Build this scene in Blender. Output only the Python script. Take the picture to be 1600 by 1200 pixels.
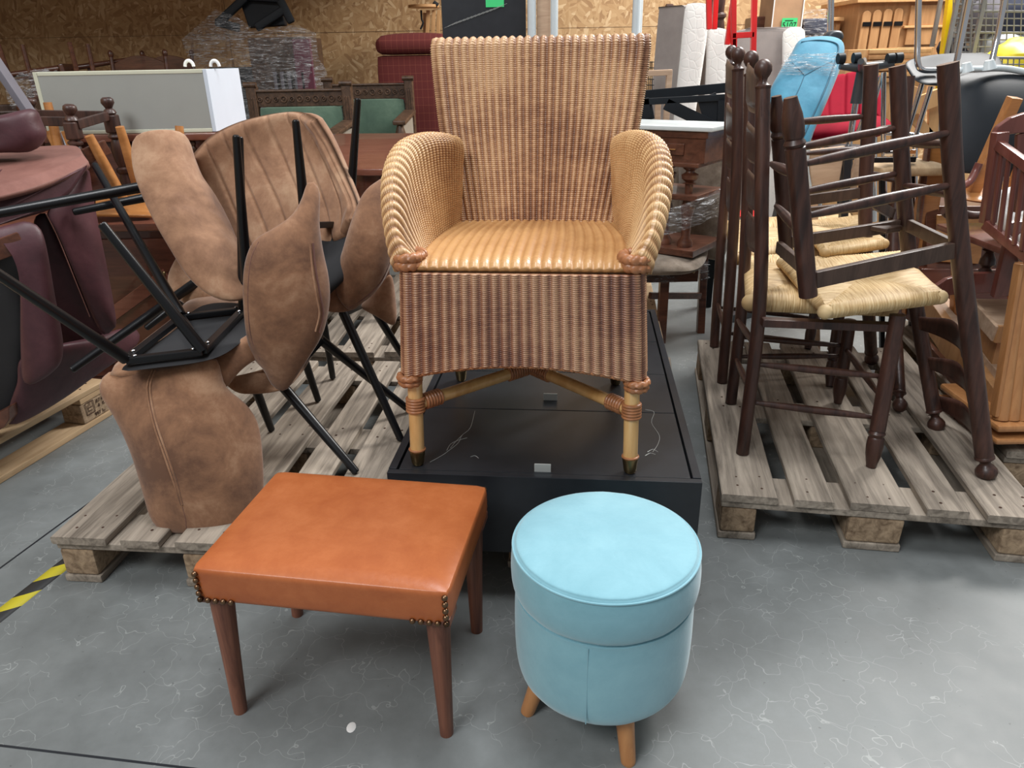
import bpy, bmesh, math, random
import numpy as np
from mathutils import Vector, Matrix, noise
random.seed(7)
for o in list(bpy.data.objects): bpy.data.objects.remove(o)
S = bpy.context.scene
C = S.collection
PI = math.pi
def V(*a): return Vector(a)

# ------------------------------------------------------------------ camera, world, lights, exposure
CAM_H, PITCH, ROLL, FPX = 1.217, .41235, -.018784, 1153.8
cd = bpy.data.cameras.new('camera'); cam = bpy.data.objects.new('camera', cd); C.objects.link(cam)
cd.sensor_width = 36; cd.sensor_fit = 'HORIZONTAL'; cd.lens = FPX/1600*36; cd.clip_start = .02; cd.clip_end = 100
cam.matrix_world = Matrix.Translation((0, 0, CAM_H)) @ Matrix.Rotation(PI/2-PITCH, 4, 'X') @ Matrix.Rotation(ROLL, 4, 'Z')
S.camera = cam
S.view_settings.view_transform = 'Standard'; S.view_settings.look = 'None'
S.view_settings.exposure = 0.0; S.view_settings.gamma = 1; S.view_settings.use_curve_mapping = False
W = bpy.data.worlds.new('world'); S.world = W; W.use_nodes = True
W.node_tree.nodes['Background'].inputs[0].default_value = (.92, .96, 1, 1)
W.node_tree.nodes['Background'].inputs[1].default_value = .34
def area(name, loc, target, sx, sy, power, col=(1, 1, 1)):
    d = bpy.data.lights.new(name, 'AREA'); d.shape = 'RECTANGLE'; d.size = sx; d.size_y = sy; d.energy = power; d.color = col
    o = bpy.data.objects.new(name, d); C.objects.link(o); o.location = loc
    o.rotation_euler = (Vector(target)-Vector(loc)).to_track_quat('-Z', 'Y').to_euler(); return o
area('roof_light_right', (3.4, 5.0, 4.8), (1.0, 2.0, 0), 1.3, 2.2, 340, (1, .985, .96))
area('roof_light_middle', (.4, 1.7, 5.4), (0, 1.5, 0), 3.0, 1.0, 170, (.96, .98, 1))
area('roof_light_near', (-2.6, -1.6, 4.8), (-.5, 1.6, 0), 2.2, 1.6, 190, (.97, .99, 1))
area('roof_light_back', (4.2, 4.6, 4.4), (3.2, 7.4, .9), 2.5, 1.0, 260, (1, .97, .92))

# a pixel of the photograph turned into a point of the room: on the plane at depth y, or at height z
def _ray(px, py):
    a, b = (px-800)/FPX, (py-600)/FPX
    c, s = math.cos(ROLL), math.sin(ROLL)
    u, v = c*a+s*b, -s*a+c*b
    return V(u, math.cos(PITCH)-v*math.sin(PITCH), -(math.sin(PITCH)+v*math.cos(PITCH)))
def at(px, py, y):
    r = _ray(px, py); p = r*(y/r.y); p.z += CAM_H; return p
def atz(px, py, z):
    r = _ray(px, py); p = r*((z-CAM_H)/r.z); p.z += CAM_H; return p
EYE = V(0, 0, CAM_H)

# ------------------------------------------------------------------ materials
def newmat(name):
    m = bpy.data.materials.new(name); m.use_nodes = True
    return m, m.node_tree, m.node_tree.nodes['Principled BSDF']
def N(nt, t, **k):
    n = nt.nodes.new(t)
    for a, b in k.items(): setattr(n, a, b)
    return n
def ramp(nt, fac, stops):
    r = N(nt, 'ShaderNodeValToRGB'); cr = r.color_ramp
    while len(cr.elements) > 1: cr.elements.remove(cr.elements[-1])
    cr.elements[0].position = stops[0][0]; cr.elements[0].color = (*stops[0][1], 1)
    for p, c in stops[1:]:
        e = cr.elements.new(p); e.color = (*c, 1)
    nt.links.new(fac, r.inputs[0]); return r.outputs[0]
def math_(nt, op, a, b=None, c=None):
    n = N(nt, 'ShaderNodeMath', operation=op)
    for i, x in enumerate((a, b, c)):
        if x is None: continue
        if isinstance(x, (int, float)): n.inputs[i].default_value = x
        else: nt.links.new(x, n.inputs[i])
    return n.outputs[0]
def coords(nt, kind='Object', scale=(1, 1, 1), rot=(0, 0, 0), rnd=True):
    tc = N(nt, 'ShaderNodeTexCoord'); mp = N(nt, 'ShaderNodeMapping')
    mp.inputs['Scale'].default_value = scale; mp.inputs['Rotation'].default_value = rot
    nt.links.new(tc.outputs[kind], mp.inputs[0])
    if rnd:
        oi = N(nt, 'ShaderNodeObjectInfo'); sc = math_(nt, 'MULTIPLY', oi.outputs['Random'], 37.0)
        nt.links.new(sc, mp.inputs['Location'])
    return mp.outputs[0]
def noisef(nt, vec, scale, detail=4, rough=.6, dist=0):
    n = N(nt, 'ShaderNodeTexNoise'); n.inputs['Scale'].default_value = scale; n.inputs['Detail'].default_value = detail
    n.inputs['Roughness'].default_value = rough; n.inputs['Distortion'].default_value = dist
    nt.links.new(vec, n.inputs['Vector']); return n.outputs['Fac']
def bump(nt, b, h, strength=.3, dist=.002):
    n = N(nt, 'ShaderNodeBump'); n.inputs['Strength'].default_value = strength; n.inputs['Distance'].default_value = dist
    nt.links.new(h, n.inputs['Height']); nt.links.new(n.outputs[0], b.inputs['Normal'])
def plain(name, col, rough=.5, metal=0, vary=.12, nscale=8, b=0, sheen=0, coat=0, spec=.5):
    m, nt, p = newmat(name)
    f = noisef(nt, coords(nt), nscale)
    d = [tuple(min(1, c*(1+s*vary)) for c in col) for s in (-1, 1)]
    nt.links.new(ramp(nt, f, [(.3, d[0]), (.7, d[1])]), p.inputs['Base Color'])
    p.inputs['Roughness'].default_value = rough; p.inputs['Metallic'].default_value = metal
    p.inputs['Sheen Weight'].default_value = sheen; p.inputs['Coat Weight'].default_value = coat
    p.inputs['Specular IOR Level'].default_value = spec
    if b: bump(nt, p, noisef(nt, coords(nt), nscale*18, 2), b, .002)
    return m
def wood(name, dark, light, stretch=(40, 40, 3), rough=.45, scale=1.0, coat=0, b=.25, contrast=.3):
    m, nt, p = newmat(name)
    v = coords(nt, scale=tuple(s*scale for s in stretch))
    f = noisef(nt, v, 1.0, 6, .65, .6); g = noisef(nt, coords(nt), 2.5, 3)
    f = math_(nt, 'ADD', math_(nt, 'MULTIPLY', f, .75), math_(nt, 'MULTIPLY', g, .25))
    nt.links.new(ramp(nt, f, [(.5-contrast/2, dark), (.5+contrast/2, light)]), p.inputs['Base Color'])
    p.inputs['Roughness'].default_value = rough; p.inputs['Coat Weight'].default_value = coat
    if b: bump(nt, p, f, b, .002)
    return m
def suede(name, c0, c1, c2, scale=9, rough=.85):
    m, nt, p = newmat(name)
    v = coords(nt); f = noisef(nt, v, scale, 7, .72, .25); g = noisef(nt, v, scale*.35, 3, .5, .1)
    f = math_(nt, 'ADD', math_(nt, 'MULTIPLY', f, .6), math_(nt, 'MULTIPLY', g, .4))
    nt.links.new(ramp(nt, f, [(.37, c0), (.5, c1), (.63, c2)]), p.inputs['Base Color'])
    p.inputs['Roughness'].default_value = rough; p.inputs['Sheen Weight'].default_value = .25
    bump(nt, p, noisef(nt, v, 70, 4), .25, .002)
    return m
def metalm(name, col, rough=.2): return plain(name, col, rough, 1, .05, 5)

M = {}
M['black_metal'] = plain('black_powder_metal', (.005, .005, .006), .32, 0, .1, spec=.4)
M['black_cloth'] = plain('black_cloth', (.014, .014, .016), .8)
M['black_plastic'] = plain('black_plastic', (.014, .017, .021), .5, b=.05, spec=.2)
M['suede'] = suede('brown_suede', (.125, .054, .026), (.26, .125, .062), (.43, .25, .145))
M['suede_in'] = suede('brown_suede_inner', (.17, .078, .038), (.30, .155, .083), (.44, .27, .162), 8)
M['suede_dark'] = suede('piping_suede', (.10, .04, .03), (.15, .06, .045), (.2, .09, .065))
M['maroon'] = suede('maroon_leather', (.04, .012, .016), (.068, .02, .026), (.10, .033, .04), 6, .5)
M['maroon'].node_tree.nodes['Principled BSDF'].inputs['Sheen Weight'].default_value = .03
M['maroon_worn'] = suede('worn_maroon_leather', (.11, .038, .03), (.165, .064, .048), (.225, .096, .074), 5, .6)
M['maroon_worn'].node_tree.nodes['Principled BSDF'].inputs['Sheen Weight'].default_value = .05
M['orange'] = suede('orange_leather', (.37, .095, .026), (.42, .118, .034), (.475, .145, .046), 14, .36)
M['orange'].node_tree.nodes['Principled BSDF'].inputs['Sheen Weight'].default_value = 0
M['velvet'] = suede('aqua_velvet', (.165, .37, .44), (.20, .42, .495), (.24, .475, .545), 7, .75)
M['velvet'].node_tree.nodes['Principled BSDF'].inputs['Sheen Weight'].default_value = .5
M['legwood'] = wood('brown_oak', (.09, .03, .018), (.27, .105, .06), (60, 60, 4), .45)
M['beech'] = wood('honey_beech', (.40, .17, .06), (.54, .26, .10), (50, 50, 4), .4, coat=.2)
M['dark_oak'] = wood('dark_oak', (.018, .007, .0055), (.085, .035, .024), (45, 45, 5), .42, coat=.08)
M['dark_oak_worn'] = wood('worn_dark_oak', (.04, .022, .016), (.10, .06, .043), (45, 45, 5), .45)
M['rattan'] = wood('peeled_rattan', (.56, .30, .10), (.74, .47, .20), (30, 30, 5), .28, coat=.3)
M['rattan_wrap'] = plain('rattan_binding', (.36, .145, .06), .4, 0, .25, 60)
M['brass'] = metalm('aged_brass', (.28, .2, .1), .32)
M['bronze'] = metalm('bronze_nail', (.2, .12, .07), .35)
M['steel'] = metalm('chrome', (.7, .7, .72), .12)
M['alu'] = plain('pale_aluminium', (.5, .52, .5), .35, .3, .05)
M['mahogany'] = wood('mahogany', (.05, .014, .008), (.14, .045, .026), (4, 30, 30), .28, coat=.4)
M['mahogany_top'] = wood('mahogany_table_top', (.13, .042, .025), (.23, .085, .055), (3, 40, 40), .3, coat=.3)
M['walnut'] = wood('walnut', (.055, .018, .01), (.15, .055, .03), (6, 40, 40), .35, coat=.3)
M['walnut_pale'] = wood('walnut_panel', (.3, .13, .04), (.5, .25, .09), (6, 30, 30), .35)
M['carved'] = wood('carved_oak', (.03, .015, .008), (.13, .07, .04), (30, 30, 30), .45, b=.8)
M['pine'] = wood('pine', (.5, .26, .10), (.68, .40, .18), (30, 30, 3), .5, contrast=.4)
M['oak_light'] = wood('light_oak', (.36, .17, .065), (.52, .28, .12), (30, 30, 3), .5)
M['orange_wood'] = wood('orange_wood', (.34, .13, .035), (.52, .23, .075), (4, 30, 30), .35, coat=.3)
M['redwood'] = wood('red_stained_wood', (.10, .028, .02), (.19, .06, .045), (30, 30, 4), .35, coat=.3)
M['raw_board'] = wood('raw_board', (.40, .26, .17), (.6, .43, .3), (4, 30, 30), .7)
M['pallet'] = wood('weathered_pallet', (.10, .079, .06), (.45, .38, .305), (42, 2.6, 42), .8, b=.7, contrast=.34)
M['pallet_block'] = wood('pallet_chip_block', (.13, .08, .045), (.46, .33, .21), (45, 45, 45), .9, b=.9, contrast=.3)
M['pallet_new'] = wood('fresh_pallet', (.36, .235, .125), (.56, .40, .24), (30, 3, 30), .8, b=.5)
M['white'] = plain('white_laminate', (.62, .68, .76), .65, vary=.02)
M['cream'] = plain('cream_edge', (.60, .60, .47), .75, vary=.05)
M['board_grey'] = plain('hardboard_back', (.33, .335, .31), .6, vary=.03)
M['white_plastic'] = plain('white_plastic', (.8, .8, .8), .3)
M['green_velvet'] = suede('green_velvet', (.065, .12, .085), (.095, .165, .115), (.15, .235, .165), 5, .8)
M['beige_cloth'] = plain('beige_cloth', (.30, .26, .21), .9)
M['marble'] = plain('pale_marble', (.58, .62, .62), .25, vary=.12, nscale=5)
M['brown_velour'] = suede('brown_velour', (.11, .08, .055), (.2, .155, .115), (.30, .25, .2), 14, .9)
M['grey_plastic'] = plain('dark_grey_plastic', (.045, .05, .055), .4)
M['cabinet_black'] = plain('black_ash_laminate', (.017, .019, .023), .33, vary=.15, nscale=20)
M['tube_white'] = plain('white_tube', (.58, .64, .66), .3, vary=.03)
M['red_paint'] = plain('red_paint', (.75, .03, .03), .3)
M['red_cloth'] = plain('crimson_cloth', (.24, .004, .018), .9, spec=.15)
M['yellow'] = plain('yellow_paint', (.85, .6, .01), .4)
M['wire'] = plain('galvanised_wire', (.22, .22, .22), .5, .2)
M['bag_yellow'] = plain('yellow_plastic', (.85, .68, .04), .4)
M['bag_dark'] = plain('navy_cloth', (.02, .025, .05), .8)
M['bag_white'] = plain('pale_cloth', (.6, .62, .65), .8)
M['bag_grey'] = plain('grey_cloth', (.14, .13, .15), .8)
M['bag_maroon'] = plain('wine_cloth', (.12, .03, .05), .8)
M['green_tag'] = plain('green_paper', (.05, .62, .2), .7, vary=.02)
M['ink'] = plain('black_ink', (.01, .01, .01), .7)
M['burn'] = plain('burnt_stamp', (.05, .02, .01), .9)
M['cardboard'] = plain('cardboard', (.42, .25, .14), .85)
M['bedding'] = plain('white_cotton', (.8, .8, .78), .9, b=.3)
M['blue_cloth'] = suede('blue_cloth', (.025, .17, .27), (.035, .20, .31), (.045, .235, .35), 20, .8)
M['blue_piping'] = plain('blue_piping', (.02, .1, .16), .7)
M['paper'] = plain('paper', (.8, .78, .76), .8)

def m_rush():
    m, nt, p = newmat('rush')
    f = noisef(nt, coords(nt, 'UV', (1, 60, 1)), 1.6, 4, .7)
    nt.links.new(ramp(nt, f, [(.3, (.30, .17, .06)), (.48, (.55, .37, .17)), (.68, (.72, .55, .31))]), p.inputs['Base Color'])
    p.inputs['Roughness'].default_value = .6; return m
M['rush'] = m_rush()
def m_weave(name, cols, two=.5):
    # colour differs strand by strand, shade painted into the grooves between stakes, UV counts stakes and strands
    m, nt, p = newmat(name)
    tc = N(nt, 'ShaderNodeTexCoord'); sp = N(nt, 'ShaderNodeSeparateXYZ'); nt.links.new(tc.outputs['UV'], sp.inputs[0])
    fu = math_(nt, 'FLOOR', sp.outputs[0]); fv = math_(nt, 'FLOOR', sp.outputs[1])
    par = math_(nt, 'MODULO', math_(nt, 'ABSOLUTE', math_(nt, 'ADD', fu, fv)), 2.0)
    cb = N(nt, 'ShaderNodeCombineXYZ'); nt.links.new(math_(nt, 'MULTIPLY', sp.outputs[0], .35), cb.inputs[0]); nt.links.new(fv, cb.inputs[1])
    f = noisef(nt, cb.outputs[0], 1.7, 2)
    g = noisef(nt, coords(nt, rnd=False), 4, 3)
    h = math_(nt, 'ADD', math_(nt, 'MULTIPLY', f, .25), math_(nt, 'MULTIPLY', g, .75))
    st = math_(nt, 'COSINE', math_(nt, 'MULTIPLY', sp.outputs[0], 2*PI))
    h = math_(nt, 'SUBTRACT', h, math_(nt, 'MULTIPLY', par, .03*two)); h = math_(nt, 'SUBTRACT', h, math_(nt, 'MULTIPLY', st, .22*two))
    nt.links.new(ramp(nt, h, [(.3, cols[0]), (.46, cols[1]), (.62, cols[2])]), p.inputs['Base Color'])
    p.inputs['Roughness'].default_value = .38; p.inputs['Specular IOR Level'].default_value = .6
    return m
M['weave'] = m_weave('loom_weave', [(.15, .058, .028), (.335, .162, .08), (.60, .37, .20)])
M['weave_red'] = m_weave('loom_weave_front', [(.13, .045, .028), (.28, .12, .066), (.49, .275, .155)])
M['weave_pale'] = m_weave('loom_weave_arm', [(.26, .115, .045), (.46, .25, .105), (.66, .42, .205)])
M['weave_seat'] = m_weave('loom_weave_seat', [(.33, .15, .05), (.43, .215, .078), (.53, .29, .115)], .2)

def m_concrete():
    m, nt, p = newmat('polished_concrete')
    v = coords(nt, rnd=False)
    a = noisef(nt, v, 1.1, 5, .6, .4); b = noisef(nt, v, 9, 5, .7)
    f = math_(nt, 'ADD', math_(nt, 'MULTIPLY', a, .65), math_(nt, 'MULTIPLY', b, .35))
    base = ramp(nt, f, [(.35, (.128, .137, .135)), (.5, (.172, .184, .182)), (.65, (.225, .24, .24))])
    # hairline cracks, some pale and some dark
    ds = N(nt, 'ShaderNodeTexNoise'); ds.inputs['Scale'].default_value = 14; nt.links.new(v, ds.inputs['Vector'])
    mx = N(nt, 'ShaderNodeMix', data_type='VECTOR'); mx.inputs['Factor'].default_value = .12
    nt.links.new(v, mx.inputs['A']); nt.links.new(ds.outputs['Color'], mx.inputs['B'])
    vo = N(nt, 'ShaderNodeTexVoronoi', feature='DISTANCE_TO_EDGE'); vo.inputs['Scale'].default_value = 13
    nt.links.new(mx.outputs['Result'], vo.inputs['Vector'])
    ln = math_(nt, 'LESS_THAN', vo.outputs['Distance'], .0065)
    mask = noisef(nt, v, 2.2, 3); mk = math_(nt, 'MULTIPLY', ln, math_(nt, 'MULTIPLY', math_(nt, 'GREATER_THAN', mask, .45), .34))
    c = N(nt, 'ShaderNodeMix', data_type='RGBA'); nt.links.new(mk, c.inputs['Factor']); nt.links.new(base, c.inputs['A'])
    c.inputs['B'].default_value = (.46, .48, .46, 1)
    sp = noisef(nt, v, 60, 2); sk = math_(nt, 'MULTIPLY', math_(nt, 'LESS_THAN', sp, .27), .5)
    c2 = N(nt, 'ShaderNodeMix', data_type='RGBA'); nt.links.new(sk, c2.inputs['Factor']); nt.links.new(c.outputs['Result'], c2.inputs['A'])
    c2.inputs['B'].default_value = (.05, .05, .05, 1)
    nt.links.new(c2.outputs['Result'], p.inputs['Base Color'])
    nt.links.new(math_(nt, 'ADD', math_(nt, 'MULTIPLY', b, .3), .34), p.inputs['Roughness'])
    bump(nt, p, b, .12, .002); return m
M['concrete'] = m_concrete()
def m_osb():
    m, nt, p = newmat('osb_board')
    cols = []
    for i, (ang, sc) in enumerate([(.3, 1.0), (1.4, 1.15), (2.4, .9)]):
        v = coords(nt, scale=(1, 1, 1), rot=(0, ang, 0), rnd=False)
        w = N(nt, 'ShaderNodeVectorMath', operation='MULTIPLY'); nt.links.new(v, w.inputs[0]); w.inputs[1].default_value = (13*sc, 1, 42*sc)
        n = N(nt, 'ShaderNodeTexNoise'); n.inputs['Scale'].default_value = .35; nt.links.new(w.outputs[0], n.inputs['Vector'])
        ad = N(nt, 'ShaderNodeVectorMath', operation='ADD'); nt.links.new(w.outputs[0], ad.inputs[0]); nt.links.new(n.outputs['Color'], ad.inputs[1])
        vo = N(nt, 'ShaderNodeTexVoronoi'); vo.inputs['Scale'].default_value = 1; nt.links.new(ad.outputs[0], vo.inputs['Vector'])
        sx = N(nt, 'ShaderNodeSeparateXYZ'); nt.links.new(vo.outputs['Color'], sx.inputs[0]); cols.append(sx.outputs[0])
    sel = noisef(nt, coords(nt, rnd=False), 9, 1); s2 = noisef(nt, coords(nt, rnd=False, rot=(1, 1, 1)), 11, 1)
    a = N(nt, 'ShaderNodeMix', data_type='FLOAT'); nt.links.new(math_(nt, 'GREATER_THAN', sel, .5), a.inputs['Factor']); nt.links.new(cols[0], a.inputs['A']); nt.links.new(cols[1], a.inputs['B'])
    b = N(nt, 'ShaderNodeMix', data_type='FLOAT'); nt.links.new(math_(nt, 'GREATER_THAN', s2, .54), b.inputs['Factor']); nt.links.new(a.outputs[0], b.inputs['A']); nt.links.new(cols[2], b.inputs['B'])
    nt.links.new(ramp(nt, b.outputs[0], [(0, (.34, .19, .085)), (.3, (.45, .27, .125)), (.8, (.53, .34, .17)), (1, (.66, .47, .27))]), p.inputs['Base Color'])
    p.inputs['Roughness'].default_value = .7; bump(nt, p, b.outputs[0], .3, .004); return m
M['osb'] = m_osb()
def m_plaid():
    m, nt, p = newmat('red_plaid_cloth')
    v = coords(nt, rnd=False); sp = N(nt, 'ShaderNodeSeparateXYZ'); nt.links.new(v, sp.inputs[0])
    def lines(o, per, w): return math_(nt, 'LESS_THAN', math_(nt, 'PINGPONG', o, per), w)
    l = math_(nt, 'ADD', lines(sp.outputs[0], .022, .0016), lines(sp.outputs[2], .03, .0016))
    nt.links.new(ramp(nt, math_(nt, 'MULTIPLY', l, .5), [(0, (.125, .018, .016)), (.5, (.19, .045, .03)), (1, (.25, .08, .045))]), p.inputs['Base Color'])
    p.inputs['Roughness'].default_value = .9; return m
M['plaid'] = m_plaid()
def m_quilt():
    m, nt, p = newmat('quilted_ticking')
    vo = N(nt, 'ShaderNodeTexVoronoi', feature='DISTANCE_TO_EDGE'); vo.inputs['Scale'].default_value = 22
    nt.links.new(coords(nt, rnd=False), vo.inputs['Vector'])
    p.inputs['Base Color'].default_value = (.78, .77, .73, 1); p.inputs['Roughness'].default_value = .8
    bump(nt, p, math_(nt, 'MINIMUM', vo.outputs['Distance'], .1), .5, .012); return m
M['quilt'] = m_quilt()
M['ticking'] = plain('grey_mattress_side', (.34, .3, .28), .7)
def m_film():
    m, nt, p = newmat('stretch_film')
    v = coords(nt, scale=(2, 2, 16), rnd=False); f = noisef(nt, v, 5, 5, .7, 1.5)
    p.inputs['Base Color'].default_value = (.9, .92, .95, 1); p.inputs['Roughness'].default_value = .12
    p.inputs['Specular IOR Level'].default_value = 1.0
    nt.links.new(ramp(nt, f, [(.5, (.03,)*3), (.6, (.35,)*3), (.7, (.9,)*3)]), p.inputs['Alpha'])
    bump(nt, p, f, 1.0, .03); return m
M['film'] = m_film()
def m_stripe():
    m, nt, p = newmat('hazard_tape')
    sp = N(nt, 'ShaderNodeSeparateXYZ'); nt.links.new(coords(nt, 'UV', rnd=False), sp.inputs[0])
    f = math_(nt, 'FRACT', math_(nt, 'ADD', math_(nt, 'MULTIPLY', sp.outputs[0], 1), math_(nt, 'MULTIPLY', sp.outputs[1], .35)))
    g = noisef(nt, coords(nt, rnd=False), 40, 3)
    c = ramp(nt, math_(nt, 'ADD', f, math_(nt, 'MULTIPLY', g, .04)), [(0, (.55, .47, .03)), (.52, (.03, .03, .03))])
    nt.nodes[-1].color_ramp.interpolation = 'CONSTANT' if hasattr(nt.nodes[-1], 'color_ramp') else 'LINEAR'
    nt.links.new(c, p.inputs['Base Color']); p.inputs['Roughness'].default_value = .5; return m
M['tape'] = m_stripe()

# ------------------------------------------------------------------ objects
def obj(name, bm, mat, parent=None, smooth=True, ang=40):
    me = bpy.data.meshes.new(name)
    if isinstance(bm, bmesh.types.BMesh): bm.to_mesh(me); bm.free()
    else:
        vs, fs = bm[0], bm[1]; me.from_pydata([tuple(v) for v in vs], [], fs); me.update()
    for m in (mat if isinstance(mat, list) else [mat]): me.materials.append(m)
    if smooth:
        me.shade_smooth()
        try: me.set_sharp_from_angle(angle=math.radians(ang))
        except Exception: pass
    o = bpy.data.objects.new(name, me); C.objects.link(o)
    if smooth and len(me.vertices) < 3000:
        w = o.modifiers.new('normals', 'WEIGHTED_NORMAL'); w.keep_sharp = True
    if parent: o.parent = parent
    return o
THINGS = []
def thing(name, label, cat, group=None):
    o = bpy.data.objects.new(name, None); C.objects.link(o); o.empty_display_size = .05
    o['label'] = label; o['category'] = cat
    if group: o['group'] = group
    THINGS.append(o); return o
def tag(o, label, cat, group=None, kind=None):
    o['label'] = label; o['category'] = cat
    if group: o['group'] = group
    if kind: o['kind'] = kind
    THINGS.append(o); return o
def struct(o): o['kind'] = 'structure'; return o
def kids(o):
    r = list(o.children)
    for c in o.children: r += kids(c)
    return r
def settle(o):
    # move the origin of a thing built in place to the middle of its base
    ms = [c for c in [o]+kids(o) if c.type == 'MESH']
    co = []
    for c in ms:
        a = np.empty(len(c.data.vertices)*3, 'f'); c.data.vertices.foreach_get('co', a); co.append(a.reshape(-1, 3))
    A = np.concatenate(co); lo, hi = A.min(0), A.max(0)
    b = np.array([(lo[0]+hi[0])/2, (lo[1]+hi[1])/2, lo[2]], 'f')
    for c, a in zip(ms, co): c.data.vertices.foreach_set('co', (a-b).ravel()); c.data.update()
    o.location = Vector(b.tolist())

# ------------------------------------------------------------------ shapes (all in room coordinates)
def new(): return bmesh.new()
def add_mesh(bm, vs, fs, mi=0):
    vv = [bm.verts.new(v) for v in vs]
    for f in fs:
        try: fc = bm.faces.new([vv[i] for i in f]); fc.material_index = mi
        except ValueError: pass
    return vv
def box(bm, c, size, R=None, bev=.003, mi=0):
    t = bmesh.new(); bmesh.ops.create_cube(t, size=1)
    for v in t.verts: v.co = Vector((v.co.x*size[0], v.co.y*size[1], v.co.z*size[2]))
    if bev: bmesh.ops.bevel(t, geom=t.edges[:]+t.verts[:], offset=min(bev, min(size)*.4), segments=2, affect='EDGES', profile=.5)
    Mx = Matrix.Translation(c) @ (R.to_4x4() if R else Matrix.Identity(4))
    t.transform(Mx); t.verts.ensure_lookup_table()
    add_mesh(bm, [v.co.copy() for v in t.verts], [[v.index for v in f.verts] for f in t.faces], mi); t.free(); return bm
def lohi(bm, a, b, bev=.003, mi=0):
    return box(bm, [(a[i]+b[i])/2 for i in range(3)], [abs(b[i]-a[i]) for i in range(3)], None, bev, mi)
def frame(d, up=V(0, 0, 1)):
    d = d.normalized()
    if abs(d.dot(up)) > .98: up = V(0, 1, 0)
    x = up.cross(d).normalized(); y = d.cross(x).normalized()
    return Matrix((x, y, d)).transposed()
def beam(bm, p0, p1, w, t, up=V(0, 0, 1), bev=.003, mi=0):
    # w across, t in the direction of up
    R = frame(p1-p0, up); return box(bm, (p0+p1)/2, (w, t, (p1-p0).length), R, bev, mi)
def cr(P, t):
    # Catmull-Rom through a list of vectors or numbers
    n = len(P)-1; x = min(max(t*n, 0), n-1e-9); i = int(x); f = x-i
    p1, p2 = P[i], P[i+1]; p0 = P[i-1] if i > 0 else p1*2-p2; p3 = P[i+2] if i+2 <= n else p2*2-p1
    return (p1*2 + (p2-p0)*f + (p0*2-p1*5+p2*4-p3)*f*f + (p1*3-p0-p2*3+p3)*f**3)*.5
def tube(bm, pts, rad, seg=12, smooth_path=0, cap=True, mi=0, flat=1.0, up=None):
    pts = [Vector(p) for p in pts]
    if not isinstance(rad, (list, tuple)): rad = [rad]*len(pts)
    if smooth_path and len(pts) > 2:
        m = smooth_path*(len(pts)-1); pp = [cr(pts, i/m) for i in range(m+1)]; rr = [cr(list(rad), i/m) for i in range(m+1)]; pts, rad = pp, rr
    rings = []; x = None; vs = []; fs = []
    for i, p in enumerate(pts):
        d = (pts[min(i+1, len(pts)-1)]-pts[max(i-1, 0)])
        if d.length < 1e-9: d = V(0, 0, 1)
        d.normalize()
        if x is None:
            u = up or (V(0, 0, 1) if abs(d.z) < .9 else V(0, 1, 0)); x = u.cross(d).normalized()
        x = (x-d*x.dot(d)).normalized(); y = d.cross(x)
        for k in range(seg):
            a = 2*PI*k/seg; vs.append(p+(x*math.cos(a)+y*math.sin(a)*flat)*max(rad[i], 1e-5))
    n = len(pts)
    for i in range(n-1):
        for k in range(seg): fs.append((i*seg+k, i*seg+(k+1) % seg, (i+1)*seg+(k+1) % seg, (i+1)*seg+k))
    if cap: fs.append(tuple(reversed(range(seg)))); fs.append(tuple((n-1)*seg+k for k in range(seg)))
    add_mesh(bm, vs, fs, mi); return bm
def lathe(bm, p0, p1, prof, seg=16, mi=0):
    # prof: (share of the way from p0 to p1, radius)
    return tube(bm, [p0.lerp(p1, t) for t, r in prof], [r for t, r in prof], seg, mi=mi)
def prism(bm, pts, d, mi=0, bev=0):
    # outline pts swept along the vector d
    n = len(pts); vs = [Vector(p) for p in pts]+[Vector(p)+d for p in pts]
    fs = [tuple(range(n)), tuple(reversed(range(n, 2*n)))]+[(i, (i+1) % n, n+(i+1) % n, n+i) for i in range(n)]
    t = bmesh.new(); add_mesh(t, vs, fs); bmesh.ops.recalc_face_normals(t, faces=t.faces[:])
    if bev: bmesh.ops.bevel(t, geom=t.edges[:], offset=bev, segments=2, affect='EDGES', profile=.5)
    t.verts.index_update(); t.verts.ensure_lookup_table()
    add_mesh(bm, [v.co.copy() for v in t.verts], [[v.index for v in f.verts] for f in t.faces], mi); t.free(); return bm
def rbox(bm, c, size, r, dome=0, R=None, n=10, mi=0, sag=0):
    # cushion-like block with round edges and a domed top
    h = Vector(size)/2; vs = []; fs = []; idx = {}
    def lin(k): t = k/n*2-1; return math.copysign(abs(t)**.75, t)
    def vert(p):
        key = tuple(round(q, 5) for q in p)
        if key in idx: return idx[key]
        P = V(p[0]*h.x, p[1]*h.y, p[2]*h.z); q = V(*[max(-(h[i]-r), min(h[i]-r, P[i])) for i in range(3)])
        d = P-q
        if d.length > 1e-9: P = q+d.normalized()*r
        w = max(0, 1-p[0]**2)*max(0, 1-p[1]**2)
        if p[2] > 0: P.z += dome*w**.7*p[2]
        idx[key] = len(vs); vs.append(P); return idx[key]
    for ax in range(3):
        for sg in (-1, 1):
            for i in range(n):
                for j in range(n):
                    q = []
                    for a, b in ((i, j), (i+1, j), (i+1, j+1), (i, j+1)):
                        p = [0, 0, 0]; p[ax] = sg; p[(ax+1) % 3] = lin(a); p[(ax+2) % 3] = lin(b); q.append(vert(p))
                    fs.append(q if sg > 0 else q[::-1])
    Mx = Matrix.Translation(c) @ (R.to_4x4() if R else Matrix.Identity(4))
    add_mesh(bm, [Mx @ v for v in vs], fs, mi); return bm
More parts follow.
